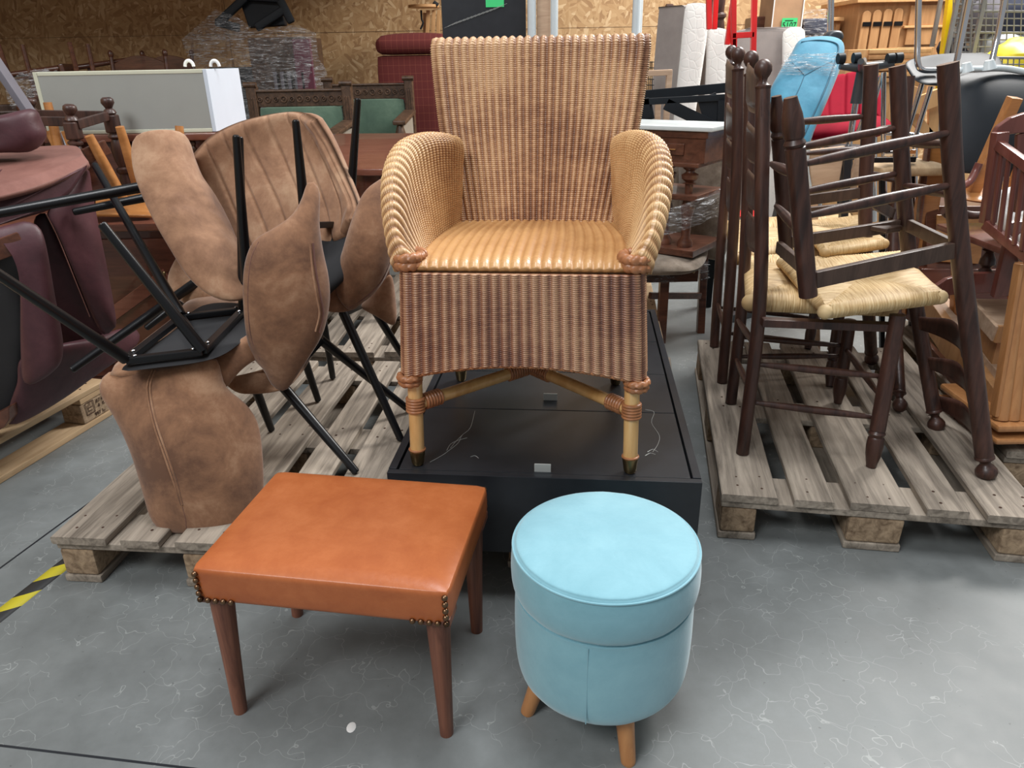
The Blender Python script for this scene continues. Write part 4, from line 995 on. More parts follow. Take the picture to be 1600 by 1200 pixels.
# stamps on the near blocks of the fresh pallet
def stamp_on_far():
    R3 = rotz(-.224); org = V(-1.53, 2.57, 0)-R3 @ V(.8, 1.2, 0)
    nx = R3 @ V(1, 0, 0); ty = R3 @ V(0, 1, 0)
    for yy, kind in ((.602, 'oval'), (1.125, 'code')):
        p = org+R3 @ V(.7975, yy, .062)
        Mx = Matrix.Translation(p) @ Matrix((ty, V(0, 0, 1), nx)).transposed().to_4x4()
        bm = new()
        if kind == 'oval':
            text_bm(bm, 'EPAL', .034, Mx)
            for k in range(32):
                a0, a1 = 2*PI*k/32, 2*PI*(k+1)/32
                add_mesh(bm, [Mx @ V(.05*math.cos(a0), .030*math.sin(a0), .0006), Mx @ V(.05*math.cos(a1), .030*math.sin(a1), .0006), Mx @ V(.054*math.cos(a1), .034*math.sin(a1), .0006), Mx @ V(.054*math.cos(a0), .034*math.sin(a0), .0006)], [(0, 1, 2, 3)])
        else:
            text_bm(bm, 'A7', .02, Mx @ Matrix.Translation((.014, .022, 0))); text_bm(bm, 'HT', .02, Mx @ Matrix.Translation((.044, .022, 0)))
            text_bm(bm, '4', .02, Mx @ Matrix.Translation((.014, .003, 0))); text_bm(bm, 'KT', .02, Mx @ Matrix.Translation((.044, .003, 0))); text_bm(bm, '997 1-', .02, Mx @ Matrix.Translation((.012, -.024, 0)))
            for (x0, y0, x1, y1) in ((-.05, -.012, -.008, -.009), (-.05, .033, -.008, .036), (-.05, -.01, -.047, .034), (-.011, -.01, -.008, .034), (-.04, .0, -.02, .003), (-.04, .0, -.037, .026), (-.04, .012, -.018, .015), (-.03, .02, -.027, .034)):
                add_mesh(bm, [Mx @ V(x0, y0, .0006), Mx @ V(x1, y0, .0006), Mx @ V(x1, y1, .0006), Mx @ V(x0, y1, .0006)], [(0, 1, 2, 3)])
        bm.transform((Matrix.Translation(org) @ Matrix.Rotation(-.224, 4, 'Z')).inverted()); o = obj('burnt_stamp', bm, M['burn'], p_far, False)
stamp_on_far()

# mahogany sideboard, carved dresser, white cabinet
zs = at(215, 343, 2.86).z
t = thing('mahogany_sideboard', 'dark mahogany sideboard partly hidden behind the maroon armchair and suede chairs', 'sideboard')
bx(t, 'body', (-2.05, 2.80, .06), (-1.13, 3.08, zs-.03), M['mahogany'], .006); bx(t, 'top', (-2.07, 2.78, zs-.03), (-1.11, 3.09, zs), M['mahogany_top'], .006)
bx(t, 'plinth', (-2.03, 2.81, 0), (-1.15, 3.06, .06), M['mahogany']); pb(t, 'rail', (172, 494, 2.78), (262, 428, 2.79), .02, .05, M['mahogany_top'])
bx(t, 'door', (-2.0, 2.788, .12), (-1.60, 2.80, zs-.06), M['mahogany']); bx(t, 'door', (-1.58, 2.788, .12), (-1.18, 2.80, zs-.06), M['mahogany'])
bm = new(); ball(bm, at(256, 427, 2.775), .008); obj('knob', bm, M['brass'], t)
zc = at(200, 209, 3.12).z
t = thing('carved_dresser', 'dark carved dresser beneath the white cabinet', 'dresser')
bx(t, 'body', (-2.02, 3.13, .05), (-1.02, 3.62, zc-.03), M['mahogany']); bx(t, 'top', (-2.05, 3.10, zc-.03), (-1.0, 3.65, zc), M['mahogany_top'], .008); bx(t, 'plinth', (-2.0, 3.14, 0), (-1.04, 3.6, .05), M['mahogany'])
for px in (300, 322, 200, 250):
    bm = new()
    for k in range(6): ball(bm, at(px, 224+k*9, 3.125)+V(.006*(k % 2), 0, 0), .012-.001*k, (1, .5, 1.1), 6)
    obj('carving', bm, M['carved'], t)
t = thing('white_cabinet', 'long white wall cabinet lying on its side with grey hardboard back, on the carved dresser', 'cabinet')
fl, fr, bl_, br_ = at(50, 109, 3.12), at(323, 108, 3.12), at(73, 207, 3.12), at(338, 207, 3.12)
x0, x1 = (fl.x+bl_.x)/2, (fr.x+br_.x)/2; z1 = fr.z; z0 = zc+.001; yb = 3.50
bx(t, 'back_panel', (x0+.014, 3.122, z0+.004), (x1-.016, 3.128, z1-.014), M['board_grey'], .001)
bx(t, 'side_panel', (x0+.0165, 3.12, z1-.014), (x1-.0165, yb, z1), M['cream'], .002); bx(t, 'side_panel', (x0+.0165, 3.12, z0), (x1-.0165, yb, z0+.014), M['cream'], .002)
bx(t, 'end_panel', (x0, 3.119, z0+.001), (x0+.016, yb, z1+.0005), M['cream'], .002); bx(t, 'end_panel', (x1-.016, 3.119, z0+.001), (x1, yb, z1+.0005), M['white'], .002)
bx(t, 'shelf', (x0+.02, yb-.02, z0+.02), (x1-.02, yb, z1-.02), M['white'])
for px in (296, 336):
    c = at(px, 104, 3.22); bm = new(); tube(bm, [c+V(math.cos(a)*.017, 0, math.sin(a)*.022) for a in [PI*k/12 for k in range(13)]], .0065, 10); obj('hook', bm, M['white_plastic'], t)

# upturned turned-leg table and upturned stool on the sideboard
t = thing('side_table', 'upturned dark side table with turned feet pointing up, standing before the white cabinet', 'table')
def tleg(x, y, Y, x2, y2):
    a, b = at(x, y, Y), at(x2, y2, Y+.01); bm = new()
    lathe(bm, a, b, [(0, .014), (.02, .022), (.06, .024), (.10, .016), (.12, .012), (.14, .02), (.17, .024), (.19, .018), (.40, .018), (.42, .026), (.44, .026), (.46, .016), (.50, .022), (.58, .026), (.7, .022), (.78, .014), (.8, .024), (.84, .024), (.86, .016), (1, .02)], 16)
    ct = a.lerp(b, .29); box(bm, ct, (.046, .046, (b-a).length*.2), None, .006); return obj('leg', bm, M['dark_oak'], t, ang=50)
tleg(108, 163, 2.82, 130, 300); tleg(166, 152, 3.02, 198, 290); tleg(46, 153, 3.02, 66, 270); tleg(-40, 163, 2.82, 0, 300)
pb(t, 'stretcher', (-30, 188, 2.82), (112, 190, 2.82), .018, .032, M['dark_oak']); pb(t, 'stretcher', (120, 195, 2.82), (172, 180, 3.02), .018, .032, M['dark_oak'])
pb(t, 'stretcher', (50, 178, 3.02), (172, 180, 3.02), .018, .03, M['dark_oak'])
pb(t, 'apron', (133, 244, 2.78), (168, 229, 2.84), .02, .05, M['walnut']); pb(t, 'apron', (30, 243, 2.84), (134, 240, 2.84), .02, .03, M['dark_oak_worn'])
t = thing('wooden_stool', 'upturned honey-coloured wooden stool lying with its round legs up behind the suede chairs', 'stool')
slab(t, 'seat', [(150, 339, 2.80), (238, 341, 2.84), (248, 330, 2.90), (236, 305, 3.0), (150, 310, 3.0)], V(0, 0, .012), M['orange_wood'])
for a, b in (((139, 212, 2.78), (192, 312, 2.84)), ((187, 198, 2.92), (218, 300, 2.96)), ((280, 197, 3.02), (286, 300, 2.98)), ((74, 160, 3.06), (110, 300, 3.04))):
    bm = new(); A, B = at(*a), at(*b); tube(bm, [A, A.lerp(B, .5), B], [.0155, .0195, .021], 16); obj('leg', bm, M['orange_wood'], t)
t = thing('picture_frame', 'orange wooden frame around a white panel, beneath the white cabinet', 'frame')
slab(t, 'panel', [(84, 206, 3.06), (99, 206, 3.06), (113, 240, 3.06), (96, 240, 3.06)], V(0, .01, 0), M['white'])
pb(t, 'frame_side', (77, 204, 3.05), (95, 242, 3.05), .03, .02, M['orange_wood'], V(0, -1, 0)); pb(t, 'frame_side', (102, 204, 3.05), (118, 242, 3.05), .03, .02, M['orange_wood'], V(0, -1, 0))

# ------------------------------------------------------------------ the pile of chairs far at the left
def side_chair(label, x, y, z, yaw, tilt, mat, h=1.0, arch=True, group=None, roll=0):
    t = thing('wooden_chair', label, 'chair', group); Mx = Matrix.Translation((x, y, z)) @ Matrix.Rotation(yaw, 4, 'Z') @ Matrix.Rotation(tilt, 4, 'X') @ Matrix.Rotation(roll, 4, 'Y')
    def o_(nm, bm): bm.transform(Mx); return obj(nm, bm, mat, t)
    w = .2; bm = new(); box(bm, (0, 0, .45), (.44, .42, .035), None, .01); o_('seat', bm)
    for sx in (-1, 1):
        bm = new(); tube(bm, [V(sx*w, -.19, 0), V(sx*w*.97, -.185, .43)], [.014, .02], 10); o_('leg', bm)
        bm = new(); tube(bm, [V(sx*w, .26, 0), V(sx*w*.97, .2, .4), V(sx*w*.97, .2, .6), V(sx*w, .28, h-.02)], [.014, .018, .018, .014], 10, 5); ball(bm, V(sx*w, .283, h), .02, (1, 1, 1.5), 6); o_('back_post', bm)
        bm = new(); tube(bm, [V(sx*w, -.19, .2), V(sx*w, .2, .22)], .009, 8); o_('rung', bm)
    bm = new(); tube(bm, [V(-w, -.19, .28), V(w, -.19, .28)], .009, 8); o_('rung', bm)
    n = 10; top = [V(-w+2*w*k/n, .278, h-.07+(.06*math.sin(PI*k/n) if arch else .03)) for k in range(n+1)]; bot = [V(w-2*w*k/n, .270, h-.15+(.03*math.sin(PI*k/n) if arch else 0)) for k in range(n+1)]
    bm = new(); prism(bm, top+bot, V(0, .022, 0), bev=.003); o_('crest_rail', bm)
    bm = new(); box(bm, (0, .215, .55), (.38, .018, .04), None, .004); o_('back_rail', bm)
    for k in range(3):
        bm = new(); tube(bm, [V(-.09+.09*k, .215, .56), V(-.09+.09*k, .25, .72), V(-.09+.09*k, .278, h-.13)], [.008, .014, .008], 8, 3); o_('spindle', bm)
    return t
PG = 'old wooden chairs piled at the far left'
zt = at(207, 84, 5.9).z
side_chair('dark old chair with arched crest showing above the white cabinet, the left one of two', at(207, 84, 5.9).x, 5.7, 0, 0, 0, M['walnut'], zt, True, PG)
side_chair('dark old chair with arched crest showing above the white cabinet\'s hooks', at(254, 84, 6.5).x, 6.3, 0, 0, 0, M['walnut'], at(254, 84, 6.5).z, True, PG)
for (lab, x, y, z, yaw, tl, m, h, ro) in (
    ('upturned dark chair, two curved back legs rising left above the white cabinet', at(55, 60, 5.2).x-.02, 5.35, at(38, 62, 5.2).z-.02, .25, PI, 'walnut', .98, 0),
    ('dusty grey-brown chair lying on its back in the far left pile', at(20, 120, 4.9).x, 4.9, .75, .6, -1.45, 'dark_oak_worn', .95, 0),
    ('dark chair lying low in the far left pile behind the slanted strap board', at(10, 140, 4.5).x-.1, 4.6, .10, -.5, 0, 'dark_oak_worn', .98, 0),
    ('chair tipped sideways at the far left edge, its thin legs pointing right', at(0, 52, 5.3).x-.25, 5.6, .98, .3, 0, 'walnut', .92, 1.45)):
    side_chair(lab, x, y, z, yaw, tl, M[m], h, True, PG, ro)
t = thing('furniture_crate', 'dark timber crate under the far left chair pile', 'crate')
for k in range(5):
    bx(t, 'board', (-4.3, 5.0, .02+.14*k), (-2.2, 5.03, .14+.14*k), M['dark_oak_worn'])
bx(t, 'body', (-4.28, 5.04, 0), (-2.22, 5.6, .74), M['dark_oak'])
o = sheet('film_wrap', spline_grid([[at(20, 170, 4.3), at(60, 150, 4.25), at(100, 160, 4.3)], [at(10, 150, 4.4), at(60, 125, 4.3), at(95, 135, 4.4)], [at(20, 120, 4.6), at(60, 110, 4.6), at(90, 112, 4.6)]]), 40, 30, .002, M['film'], None, lambda U, Q: .012*np.sin(U*23+3*np.sin(Q*9))*np.sin(Q*17))
tag(o, 'crumpled clear film caught in the far left chair pile', 'plastic film')

# ------------------------------------------------------------------ film-wrapped stack, green armchairs, red table, plaid seat
t = thing('wrapped_stack', 'stack of black furniture bound in shiny clear stretch film against the OSB wall', 'furniture stack')
xa, xb = at(300, 100, 6.20).x, at(482, 100, 6.20).x
bx(t, 'crate', (at(392, 100, 6.20).x, 6.20, 0), (at(482, 90, 6.20).x, 6.70, at(440, 58, 6.20).z), M['carved'])
bx(t, 'crate', (at(318, 100, 6.20).x, 6.30, 0), (at(390, 90, 6.20).x, 6.75, at(350, 105, 6.20).z), M['grey_plastic'])
bx(t, 'panel', (at(462, 100, 6.17).x, 6.14, .3), (at(488, 90, 6.17).x, 6.19, at(440, 62, 6.20).z), M['bag_maroon'])
for k in range(5): bx(t, 'strut', (at(425+11*k, 100, 6.16).x, 6.14, .2), (at(430+11*k, 100, 6.16).x, 6.18, at(440, 112, 6.16).z), M['bag_grey'])
F_ = [[(284, 60, 6.20), (330, 56, 6.15), (385, 48, 6.10), (430, 44, 6.10), (462, 40, 6.12), (494, 52, 6.18)], [(296, 92, 6.18), (340, 85, 6.13), (390, 82, 6.08), (432, 80, 6.08), (470, 78, 6.10), (498, 90, 6.18)], [(308, 130, 6.20), (345, 130, 6.15), (392, 130, 6.10), (432, 132, 6.10), (470, 130, 6.12), (512, 125, 6.20)], [(320, 220, 6.20), (345, 220, 6.15), (392, 220, 6.10), (432, 220, 6.10), (470, 220, 6.12), (500, 215, 6.20)]]
sheet('stretch_film', spline_grid([[at(*p) for p in r] for r in F_]), 110, 90, .002, M['film'], t, lambda U, Q: .014*np.sin(Q*90+5*np.sin(U*7))*np.sin(U*13+Q*5)+.01*np.sin(U*41+9*Q))
F_ = [[(286, 60, 6.22), (310, 40, 6.22), (335, 14, 6.24)], [(320, 62, 6.20), (345, 45, 6.20), (368, 26, 6.22)], [(372, 60, 6.20), (385, 48, 6.20), (392, 42, 6.22)]]
sheet('stretch_film', spline_grid([[at(*p) for p in r] for r in F_]), 40, 40, .002, M['film'], t, lambda U, Q: .01*np.sin(Q*40+5*U))
t = thing('office_armchair', 'black plastic frame chair lying on top of the film-wrapped stack', 'chair')
for a, b in (((340, 37, 6.30), (388, -8, 6.30)), ((384, -6, 6.30), (440, -2, 6.30)), ((436, -4, 6.30), (456, 36, 6.30)), ((336, 34, 6.30), (375, 44, 6.32)), ((400, 44, 6.30), (446, 14, 6.30))): pb(t, 'frame_bar', a, b, .06, .045, M['black_plastic'], V(0, -1, 0), .014)
slab(t, 'seat', [(372, -4, 6.34), (436, 0, 6.34), (446, 40, 6.34), (388, 44, 6.34)], V(0, .08, 0), M['black_plastic'], .015)

def carved_chair(label, L, R, ty, Y, gb, arm, group):
    t = thing('carved_armchair', label, 'armchair', group)
    a, b = at(L, ty+7, Y), at(R, ty+7, Y); zt = (a.z+b.z)/2; w = (b.x-a.x)
    for x in (a.x, b.x):
        p = bx(t, 'post', (x-.033, Y-.02, 0), (x+.033, Y+.06, zt+.02), M['carved'], .008)
        for k in range(3): bx(p, 'flute', (x-.02+.016*k, Y-.026, zt-.25), (x-.012+.016*k, Y-.018, zt-.05), M['carved'], .003)
        bm = new(); tube(bm, [V(x-.042, Y-.012, zt+.03), V(x+.042, Y-.012, zt+.03)], .018, 12); obj('scroll', bm, M['carved'], p)
    cr_ = bx(t, 'crest_rail', (a.x+.03, Y, zt-.11), (b.x-.03, Y+.04, zt-.005), M['carved'], .006)
    bx(cr_, 'moulding', (a.x+.03, Y-.012, zt-.018), (b.x-.03, Y+.05, zt-.002), M['carved'], .006)
    n = max(6, int((w-.06)/.052))
    for k in range(n):
        cx = a.x+.05+(w-.10)*k/(n-1); bm = new(); r = .019 if k % 2 else .014
        tube(bm, [V(cx+r*math.cos(q), Y-.004, zt-.062+r*math.sin(q)) for q in [2*PI*i/16 for i in range(17)]], .0045, 6, cap=False); ball(bm, V(cx, Y-.003, zt-.062), .006, (1, .7, 1), 5); obj('rosette', bm, M['orange_wood'] if False else M['carved'], cr_)
    bm = new(); rbox(bm, V((a.x+b.x)/2, Y+.02, (zt-.11+.5)/2), (w-.075, .07, zt-.11-.5), .02, 0, None, 8); obj('back_upholstery', bm, M['green_velvet'], t)
    bm = new(); rbox(bm, V((a.x+b.x)/2, Y-.28, .46), (w-.08, .5, .12), .03, .02, None, 8); obj('seat', bm, M['green_velvet'], t)
    for s, x in ((-1, a.x), (1, b.x)):
        az = arm
        bx(t, 'arm_side', (x-.018, Y-.58, .40), (x+.018, Y-.02, az-.04), M['beige_cloth'], .004)
        bm = new(); beam(bm, V(x, Y-.66, az-.035), V(x, Y-.02, az), .09, .03, bev=.008); obj('arm', bm, M['carved'], t)
        bm = new(); lathe(bm, V(x, Y-.62, 0), V(x, Y-.62, az-.05), [(0, .03), (.4, .03), (.45, .02), (.55, .025), (.8, .032), (.9, .045), (1, .02)], 14); obj('front_post', bm, M['carved'], t)
    return t
CG = 'carved oak armchairs with green velvet'
carved_chair('carved dark oak armchair with faded green velvet, nearest the white cabinet', 392, 541, 132, 5.32, 0, at(550, 196, 5.0).z, CG)
carved_chair('carved dark oak armchair with deep green velvet, beside the red plaid seat', 512, 638, 123, 5.95, 0, at(640, 176, 5.8).z, CG)

t = thing('dining_table', 'large reddish mahogany dining table with rounded edge behind the suede chairs', 'table')
zt = .83; ol = [atz(x, y, zt) for x, y in ((500, 210), (560, 208.5), (640, 208), (700, 209), (742, 216), (752, 232), (735, 250), (690, 260), (640, 263), (590, 264), (545, 263), (505, 258), (470, 247), (455, 230), (468, 216))]
ol = closed_cr(ol, 60)
bm = new(); prism(bm, ol, V(0, 0, -.028), bev=.006); obj('table_top', bm, M['mahogany_top'], t)
cc = sum(ol, Vector())/60
bm = new(); prism(bm, [cc+(p-cc)*.93-V(0, 0, .028) for p in ol], V(0, 0, -.10)); obj('apron', bm, M['mahogany'], t)
for k in (8, 22, 37, 52):
    p = cc+(ol[k]-cc)*.8; bm = new(); tube(bm, [V(p.x, p.y, .146 if p.y < 4.0 else 0), V(p.x, p.y, .75)], [.025, .04], 14); obj('leg', bm, M['mahogany'], t)
t = thing('plaid_armchair', 'tall red plaid upholstered seat block with a loose matching cushion on top', 'armchair')
y0 = 6.4; x0 = at(588, 100, y0).x; x1 = at(702, 100, y0).x; zt = at(640, 86, y0).z
bm = new(); rbox(bm, V((x0+x1)/2, y0+.2, zt/2), (x1-x0, .4, zt), .03, 0, None, 8); obj('body', bm, M['plaid'], t)
bm = new(); rbox(bm, V((x0+x1)/2+.02, y0+.18, zt+.07), (x1-x0+.04, .42, .13), .06, .03, None, 10); obj('top_cushion', bm, M['plaid'], t)
t = thing('folding_table', 'small light wooden folding table with dark clip hung against the wall above the plaid seat', 'table')
bm = new(); tube(bm, [at(662, 12, 7.00), at(662, 12, 7.00)+V(0, 0, .02)], .13, 24, up=V(0, 1, 0)); 
for v in bm.verts: pass
obj('round_top', bm, M['pine'], t)
for px in (669, 678, 686): pb(t, 'slat', (px, 16, 7.02), (px-2, 62, 7.02), .03, .02, M['pine'], V(0, -1, 0))
pb(t, 'leg', (664, 20, 7.05), (664, 230, 7.05), .03, .03, M['pine'])
pt(t, 'strap', [(658, 16, 6.98), (659, 30, 6.98), (661, 36, 6.98), (657, 46, 6.98)], .008, M['black_plastic'])
pt(t, 'clip', [(677, 4, 6.95), (684, 9, 6.95)], .02, M['black_plastic'])
t = thing('wardrobe_door', 'scratched black furniture panel with a green tag standing behind the wicker armchair', 'panel')
bx(t, 'board', (at(691, 40, 4.75).x, 4.75, 0), (at(822, 40, 4.75).x, 4.78, 1.85), M['cabinet_black'])
p = at(773, 0, 4.74); b_ = bx(t, 'price_tag', (p.x-.052, 4.744, at(773, 11, 4.74).z), (p.x+.052, 4.7465, at(773, 11, 4.74).z+.14), M['green_tag'], 0)
bm = new()
for k in range(14): tube(bm, [at(694+6*k, 44-2.2*k, 4.743), at(694+6*k+20, 34-2.2*k, 4.743)], .0006, 4)
obj('scratches', bm, M['alu'], t)
t = thing('metal_bed', 'white tubular bed, its upright tubes rising behind the wicker armchair', 'bed frame')
for px, r in ((831, .024), (866, .021), (994, .024), (1000, .020)):
    x = at(px, 40, 4.5).x; bm = new(); tube(bm, [V(x+ (px-800)*.0, 4.5+(.05 if px == 1000 else 0), 0), V(x, 4.5+(.05 if px == 1000 else 0), 1.9)], r, 18); obj('post', bm, M['tube_white'], t)
pt(t, 'crossbar', [(831, 260, 4.5), (994, 258, 4.5)], .018, M['tube_white'])
t = thing('raw_board', 'narrow raw orange-pink wooden board standing between two white tubes', 'board')
bx(t, 'board', (at(839, 40, 4.55).x, 4.55, 0), (at(860, 40, 4.55).x, 4.57, 1.85), M['raw_board'])

# ------------------------------------------------------------------ right background
def hexa(parent, nm, front, d, mat, bev=.02, top=0):
    bm = new(); prism(bm, [at(*p) for p in front], Vector(d), bev=bev); return obj(nm, bm, mat, parent)
def mattress(label, face, side_dir, side_mat, group='mattresses stood on edge'):
    t = thing('mattress', label, 'mattress', group)
    P = [at(*p) if p[1] < 300 else V(at(*p).x, p[2], .02) for p in face]; c = sum(P, Vector())/len(P)
    bm = new(); pillow(bm, P, .03, .01, 80, 10); obj('quilted_panel', bm, M['quilt'], t)
    bm = new(); prism(bm, [c+(p-c)*.985+V(0, .016, 0) for p in closed_cr(P, 40)], Vector(side_dir), bev=.01); obj('border', bm, side_mat, t); return t
t = thing('bed_headboard', 'dark wooden bed end with a round knob standing behind the first mattress', 'headboard')
pb(t, 'post', (1048, 22, 5.3), (1030, 330, 5.3), .05, .05, M['dark_oak']); pt(t, 'knob', [(1040, 21, 5.25), (1050, 21, 5.25)], .055, M['dark_oak'])
pb(t, 'rail', (1045, 28, 5.33), (1120, 20, 5.33), .05, .06, M['dark_oak'])
for px in (1114, 1124): 
    bm = new(); a, b = at(px, 60, 5.35), at(px, -14, 5.35); lathe(bm, a, b, [(0, .02), (.2, .035), (.4, .03), (.45, .045), (.5, .045), (.55, .03), (.8, .04), (1, .03)], 12); obj('spindle', bm, M['dark_oak'], t)
mattress('tall white quilted mattress with grey side, standing left of the red hand truck', [(1074, 6, 5.0), (1100, 5, 5.0), (1107, 12, 5.0), (1104, 60, 5.0), (1094, 130, 5.0), (1084, 200, 5.0), (1075, 336, 5.0), (1040, 336, 5.0), (1051, 200, 5.0), (1062, 90, 5.0), (1070, 15, 5.0)], V(-.13, .16, 0), M['ticking'])
mattress('shorter white quilted mattress just right of the tallest one', [(1106, 48, 5.05), (1136, 46, 5.05), (1142, 54, 5.05), (1140, 120, 5.05), (1130, 200, 5.05), (1118, 333, 5.05), (1086, 333, 5.05), (1098, 200, 5.05), (1103, 100, 5.05)], V(-.03, .2, 0), M['ticking'])
mattress('thick white mattress with pinkish striped side behind the red hand truck', [(1224, 50, 5.3), (1240, 42, 5.3), (1254, 44, 5.3), (1258, 60, 5.3), (1250, 130, 5.3), (1240, 230, 5.3), (1215, 322, 5.3), (1190, 322, 5.3), (1218, 150, 5.3), (1222, 80, 5.3)], V(-.33, .02, 0), M['ticking'])
t = thing('hand_truck', 'bright red hand truck standing before the mattresses', 'hand truck')
for a, b in (((1107, -14, 4.7), (1108, 46, 4.7)), ((1119, -14, 4.75), (1116, 46, 4.75)), ((1148, -14, 4.6), (1136, 70, 4.6)), ((1146, -14, 4.55), (1146, 74, 4.55)), ((1179, -14, 4.55), (1171, 330, 4.55)), ((1147, 60, 4.55), (1140, 330, 4.55)), ((1143, 56, 4.55), (1178, 54, 4.55))): pb(t, 'bar', a, b, .028 if a[0] != 1143 else .03, .03, M['red_paint'], V(0, -1, 0))
pb(t, 'toe_plate', (1125, 334, 4.45), (1185, 334, 4.45), .2, .01, M['red_paint'], V(0, 0, 1))
for px in (1130, 1178): pt(t, 'wheel', [(px-4, 330, 4.62), (px+4, 330, 4.62)], .11, M['black_plastic'], seg=24)
t = thing('steel_trestle', 'black cut-out steel frame plate lying across behind the marble washstand', 'steel frame')
for a, b, w in (((992, 150, 3.9), (1136, 137, 3.9), .045), ((990, 160, 3.75), (1136, 152, 3.75), .03), ((1040, 162, 3.75), (1132, 206, 3.75), .055), ((996, 156, 3.75), (1000, 188, 3.75), .11), ((1000, 176, 3.76), (1020, 170, 3.76), .09), ((1104, 150, 3.76), (1116, 192, 3.76), .09), ((1130, 150, 3.75), (1128, 205, 3.75), .05)): pb(t, 'plate', a, b, w, .012, M['black_plastic'], V(0, -1, 0))
for px, py in ((996, 188), (1128, 205)): a = at(px, py, 3.76); bm = new(); beam(bm, a, V(a.x, a.y, .0), .05, .03); obj('upright', bm, M['black_plastic'], t)
t = thing('wooden_chair', 'light wooden chair behind the wicker armchair\'s right shoulder', 'frame')  # open frame of pale wooden bars, not a chair
for a, b in (((1000, 115, 4.4), (1050, 113, 4.4)), ((1046, 112, 4.4), (1025, 421, 4.4)), ((1004, 115, 4.4), (992, 421, 4.4)), ((1028, 160, 4.5), (1026, 230, 4.5))): pb(t, 'bar', a, b, .03, .03, M['raw_board'], V(0, -1, 0))
t = thing('wire_basket', 'small black wire basket seen right of the wicker armchair back', 'basket')
for k in range(7): pt(t, 'wire', [(1003+2.6*k, 96, 4.9), (1003+2.6*k, 150, 4.9)], .003, M['black_metal'], seg=6)
for k in range(6): pt(t, 'wire', [(1000, 97+9*k, 4.9), (1022, 97+9*k, 4.9)], .003, M['black_metal'], seg=6)
pt(t, 'leg', [(1005, 96, 4.9), (995, 398, 4.9)], .008, M['black_metal'], seg=6)

# washstand with marble top
t = thing('washstand', 'dark walnut washstand with pale marble top and turned columns behind the wicker armchair', 'washstand')
A0, A1 = at(930, 194, 3.40), at(1112, 213, 3.08); dx_ = (A1-A0); dx_.z = 0; nx_ = V(-dx_.y, dx_.x, 0).normalized(); ztop = (at(930, 194, 3.40).z+A1.z)/2
A0.z = A1.z = ztop
bm = new(); prism(bm, [A0, A1, A1+nx_*.30, A0+nx_*.30], V(0, 0, .018), bev=.004); obj('marble_top', bm, M['marble'], t)
u_ = dx_.normalized(); Rw = rotz(math.atan2(u_.y, u_.x)); Lx = dx_.length
def wb(nm, x0, x1, y0, y1, z0, z1, mat, par=None, bev=.004):
    bm = new(); box(bm, V(A0.x, A0.y, 0)+u_*((x0+x1)/2)+nx_*((y0+y1)/2)+V(0, 0, (z0+z1)/2), (x1-x0, y1-y0, z1-z0), Rw, bev); return obj(nm, bm, mat, par or t)
zb_ = at(1080, 264, 3.1).z
wb('body', .01, Lx-.03, .02, .28, zb_+.015, ztop-.001, M['walnut']); wb('top_moulding', .005, Lx-.02, .012, .29, ztop-.028, ztop-.0005, M['walnut'])
dr = wb('drawer', .10, Lx-.12, .012, .03, zb_+.045, ztop-.05, M['walnut']); wb('drawer_panel', .14, Lx-.155, .005, .014, zb_+.07, ztop-.075, M['walnut_pale'], dr)
wb('bottom_moulding', .0, Lx-.045, 0, .29, zb_, zb_+.018, M['walnut'])
zsh = at(1060, 312, 3.1).z; zba = at(1050, 392, 3.1).z
for fx in (Lx-.20, Lx-.10, .1):
    b0 = V(A0.x, A0.y, 0)+u_*fx+nx_*.05
    bm = new(); lathe(bm, b0+V(0, 0, zsh+.012), b0+V(0, 0, zb_), [(0, .016), (.35, .018), (.38, .03), (.42, .016), (.55, .034), (.7, .036), (.78, .02), (.85, .018), (.92, .03), (1, .034)], 16); obj('column', bm, M['walnut'], t)
    bm = new(); lathe(bm, b0+V(0, 0, zba), b0+V(0, 0, zsh-.01), [(0, .034), (.1, .034), (.2, .02), (.6, .022), (.8, .03), (1, .02)], 16); obj('column', bm, M['walnut'], t)
wb('shelf', 0, Lx-.04, 0, .28, zsh-.012, zsh+.012, M['walnut'])
wb('base', -.02, Lx-.03, -.02, .30, zba-.03, zba, M['walnut'])
t = thing('velour_armchair', 'brown velour armchair with studded seat bound in clear film beside the washstand', 'armchair')
pan('backrest', t, [(1062, 224, 3.72), (1080, 205, 3.7), (1108, 196, 3.66), (1140, 205, 3.62), (1150, 260, 3.6), (1144, 330, 3.56), (1132, 400, 3.5), (1098, 402, 3.5), (1070, 385, 3.55), (1062, 320, 3.62)], .10, .05, M['brown_velour'], wr=.004)
pan('inner_back', t, [(1035, 262, 3.8), (1070, 255, 3.78), (1082, 300, 3.75), (1075, 365, 3.7), (1030, 360, 3.74)], .05, 0, M['brown_velour'])
zse = zba-.032; bm = new(); pillow(bm, [V(x, y, zse-.036) for x, y in ((.50, 3.5), (.72, 3.5), (.93, 3.48), (.80, 3.06), (.60, 3.03), (.42, 3.06))], .07, .0, 64, 8, normal=up); se = obj('seat', bm, M['brown_velour'], t)
for k in range(8): bm = new(); ball(bm, V(.50+.04*k, 3.035+.003*k, zse-.05), .006, n=5); obj('stud', bm, M['brass'], se)
pb(t, 'seat_rail', (1005, 432, 3.12), (1090, 430, 3.12), .03, .05, M['walnut'])
pb(t, 'leg', (1100, 392, 3.44), (1094, 524, 3.36), .035, .035, M['oak_light'] if False else M['walnut'], V(0, -1, 0)); pb(t, 'leg', (1038, 436, 3.14), (1032, 535, 3.14), .04, .04, M['walnut'], V(0, -1, 0))
pb(t, 'stretcher', (1015, 462, 3.2), (1094, 462, 3.38), .02, .03, M['walnut'])
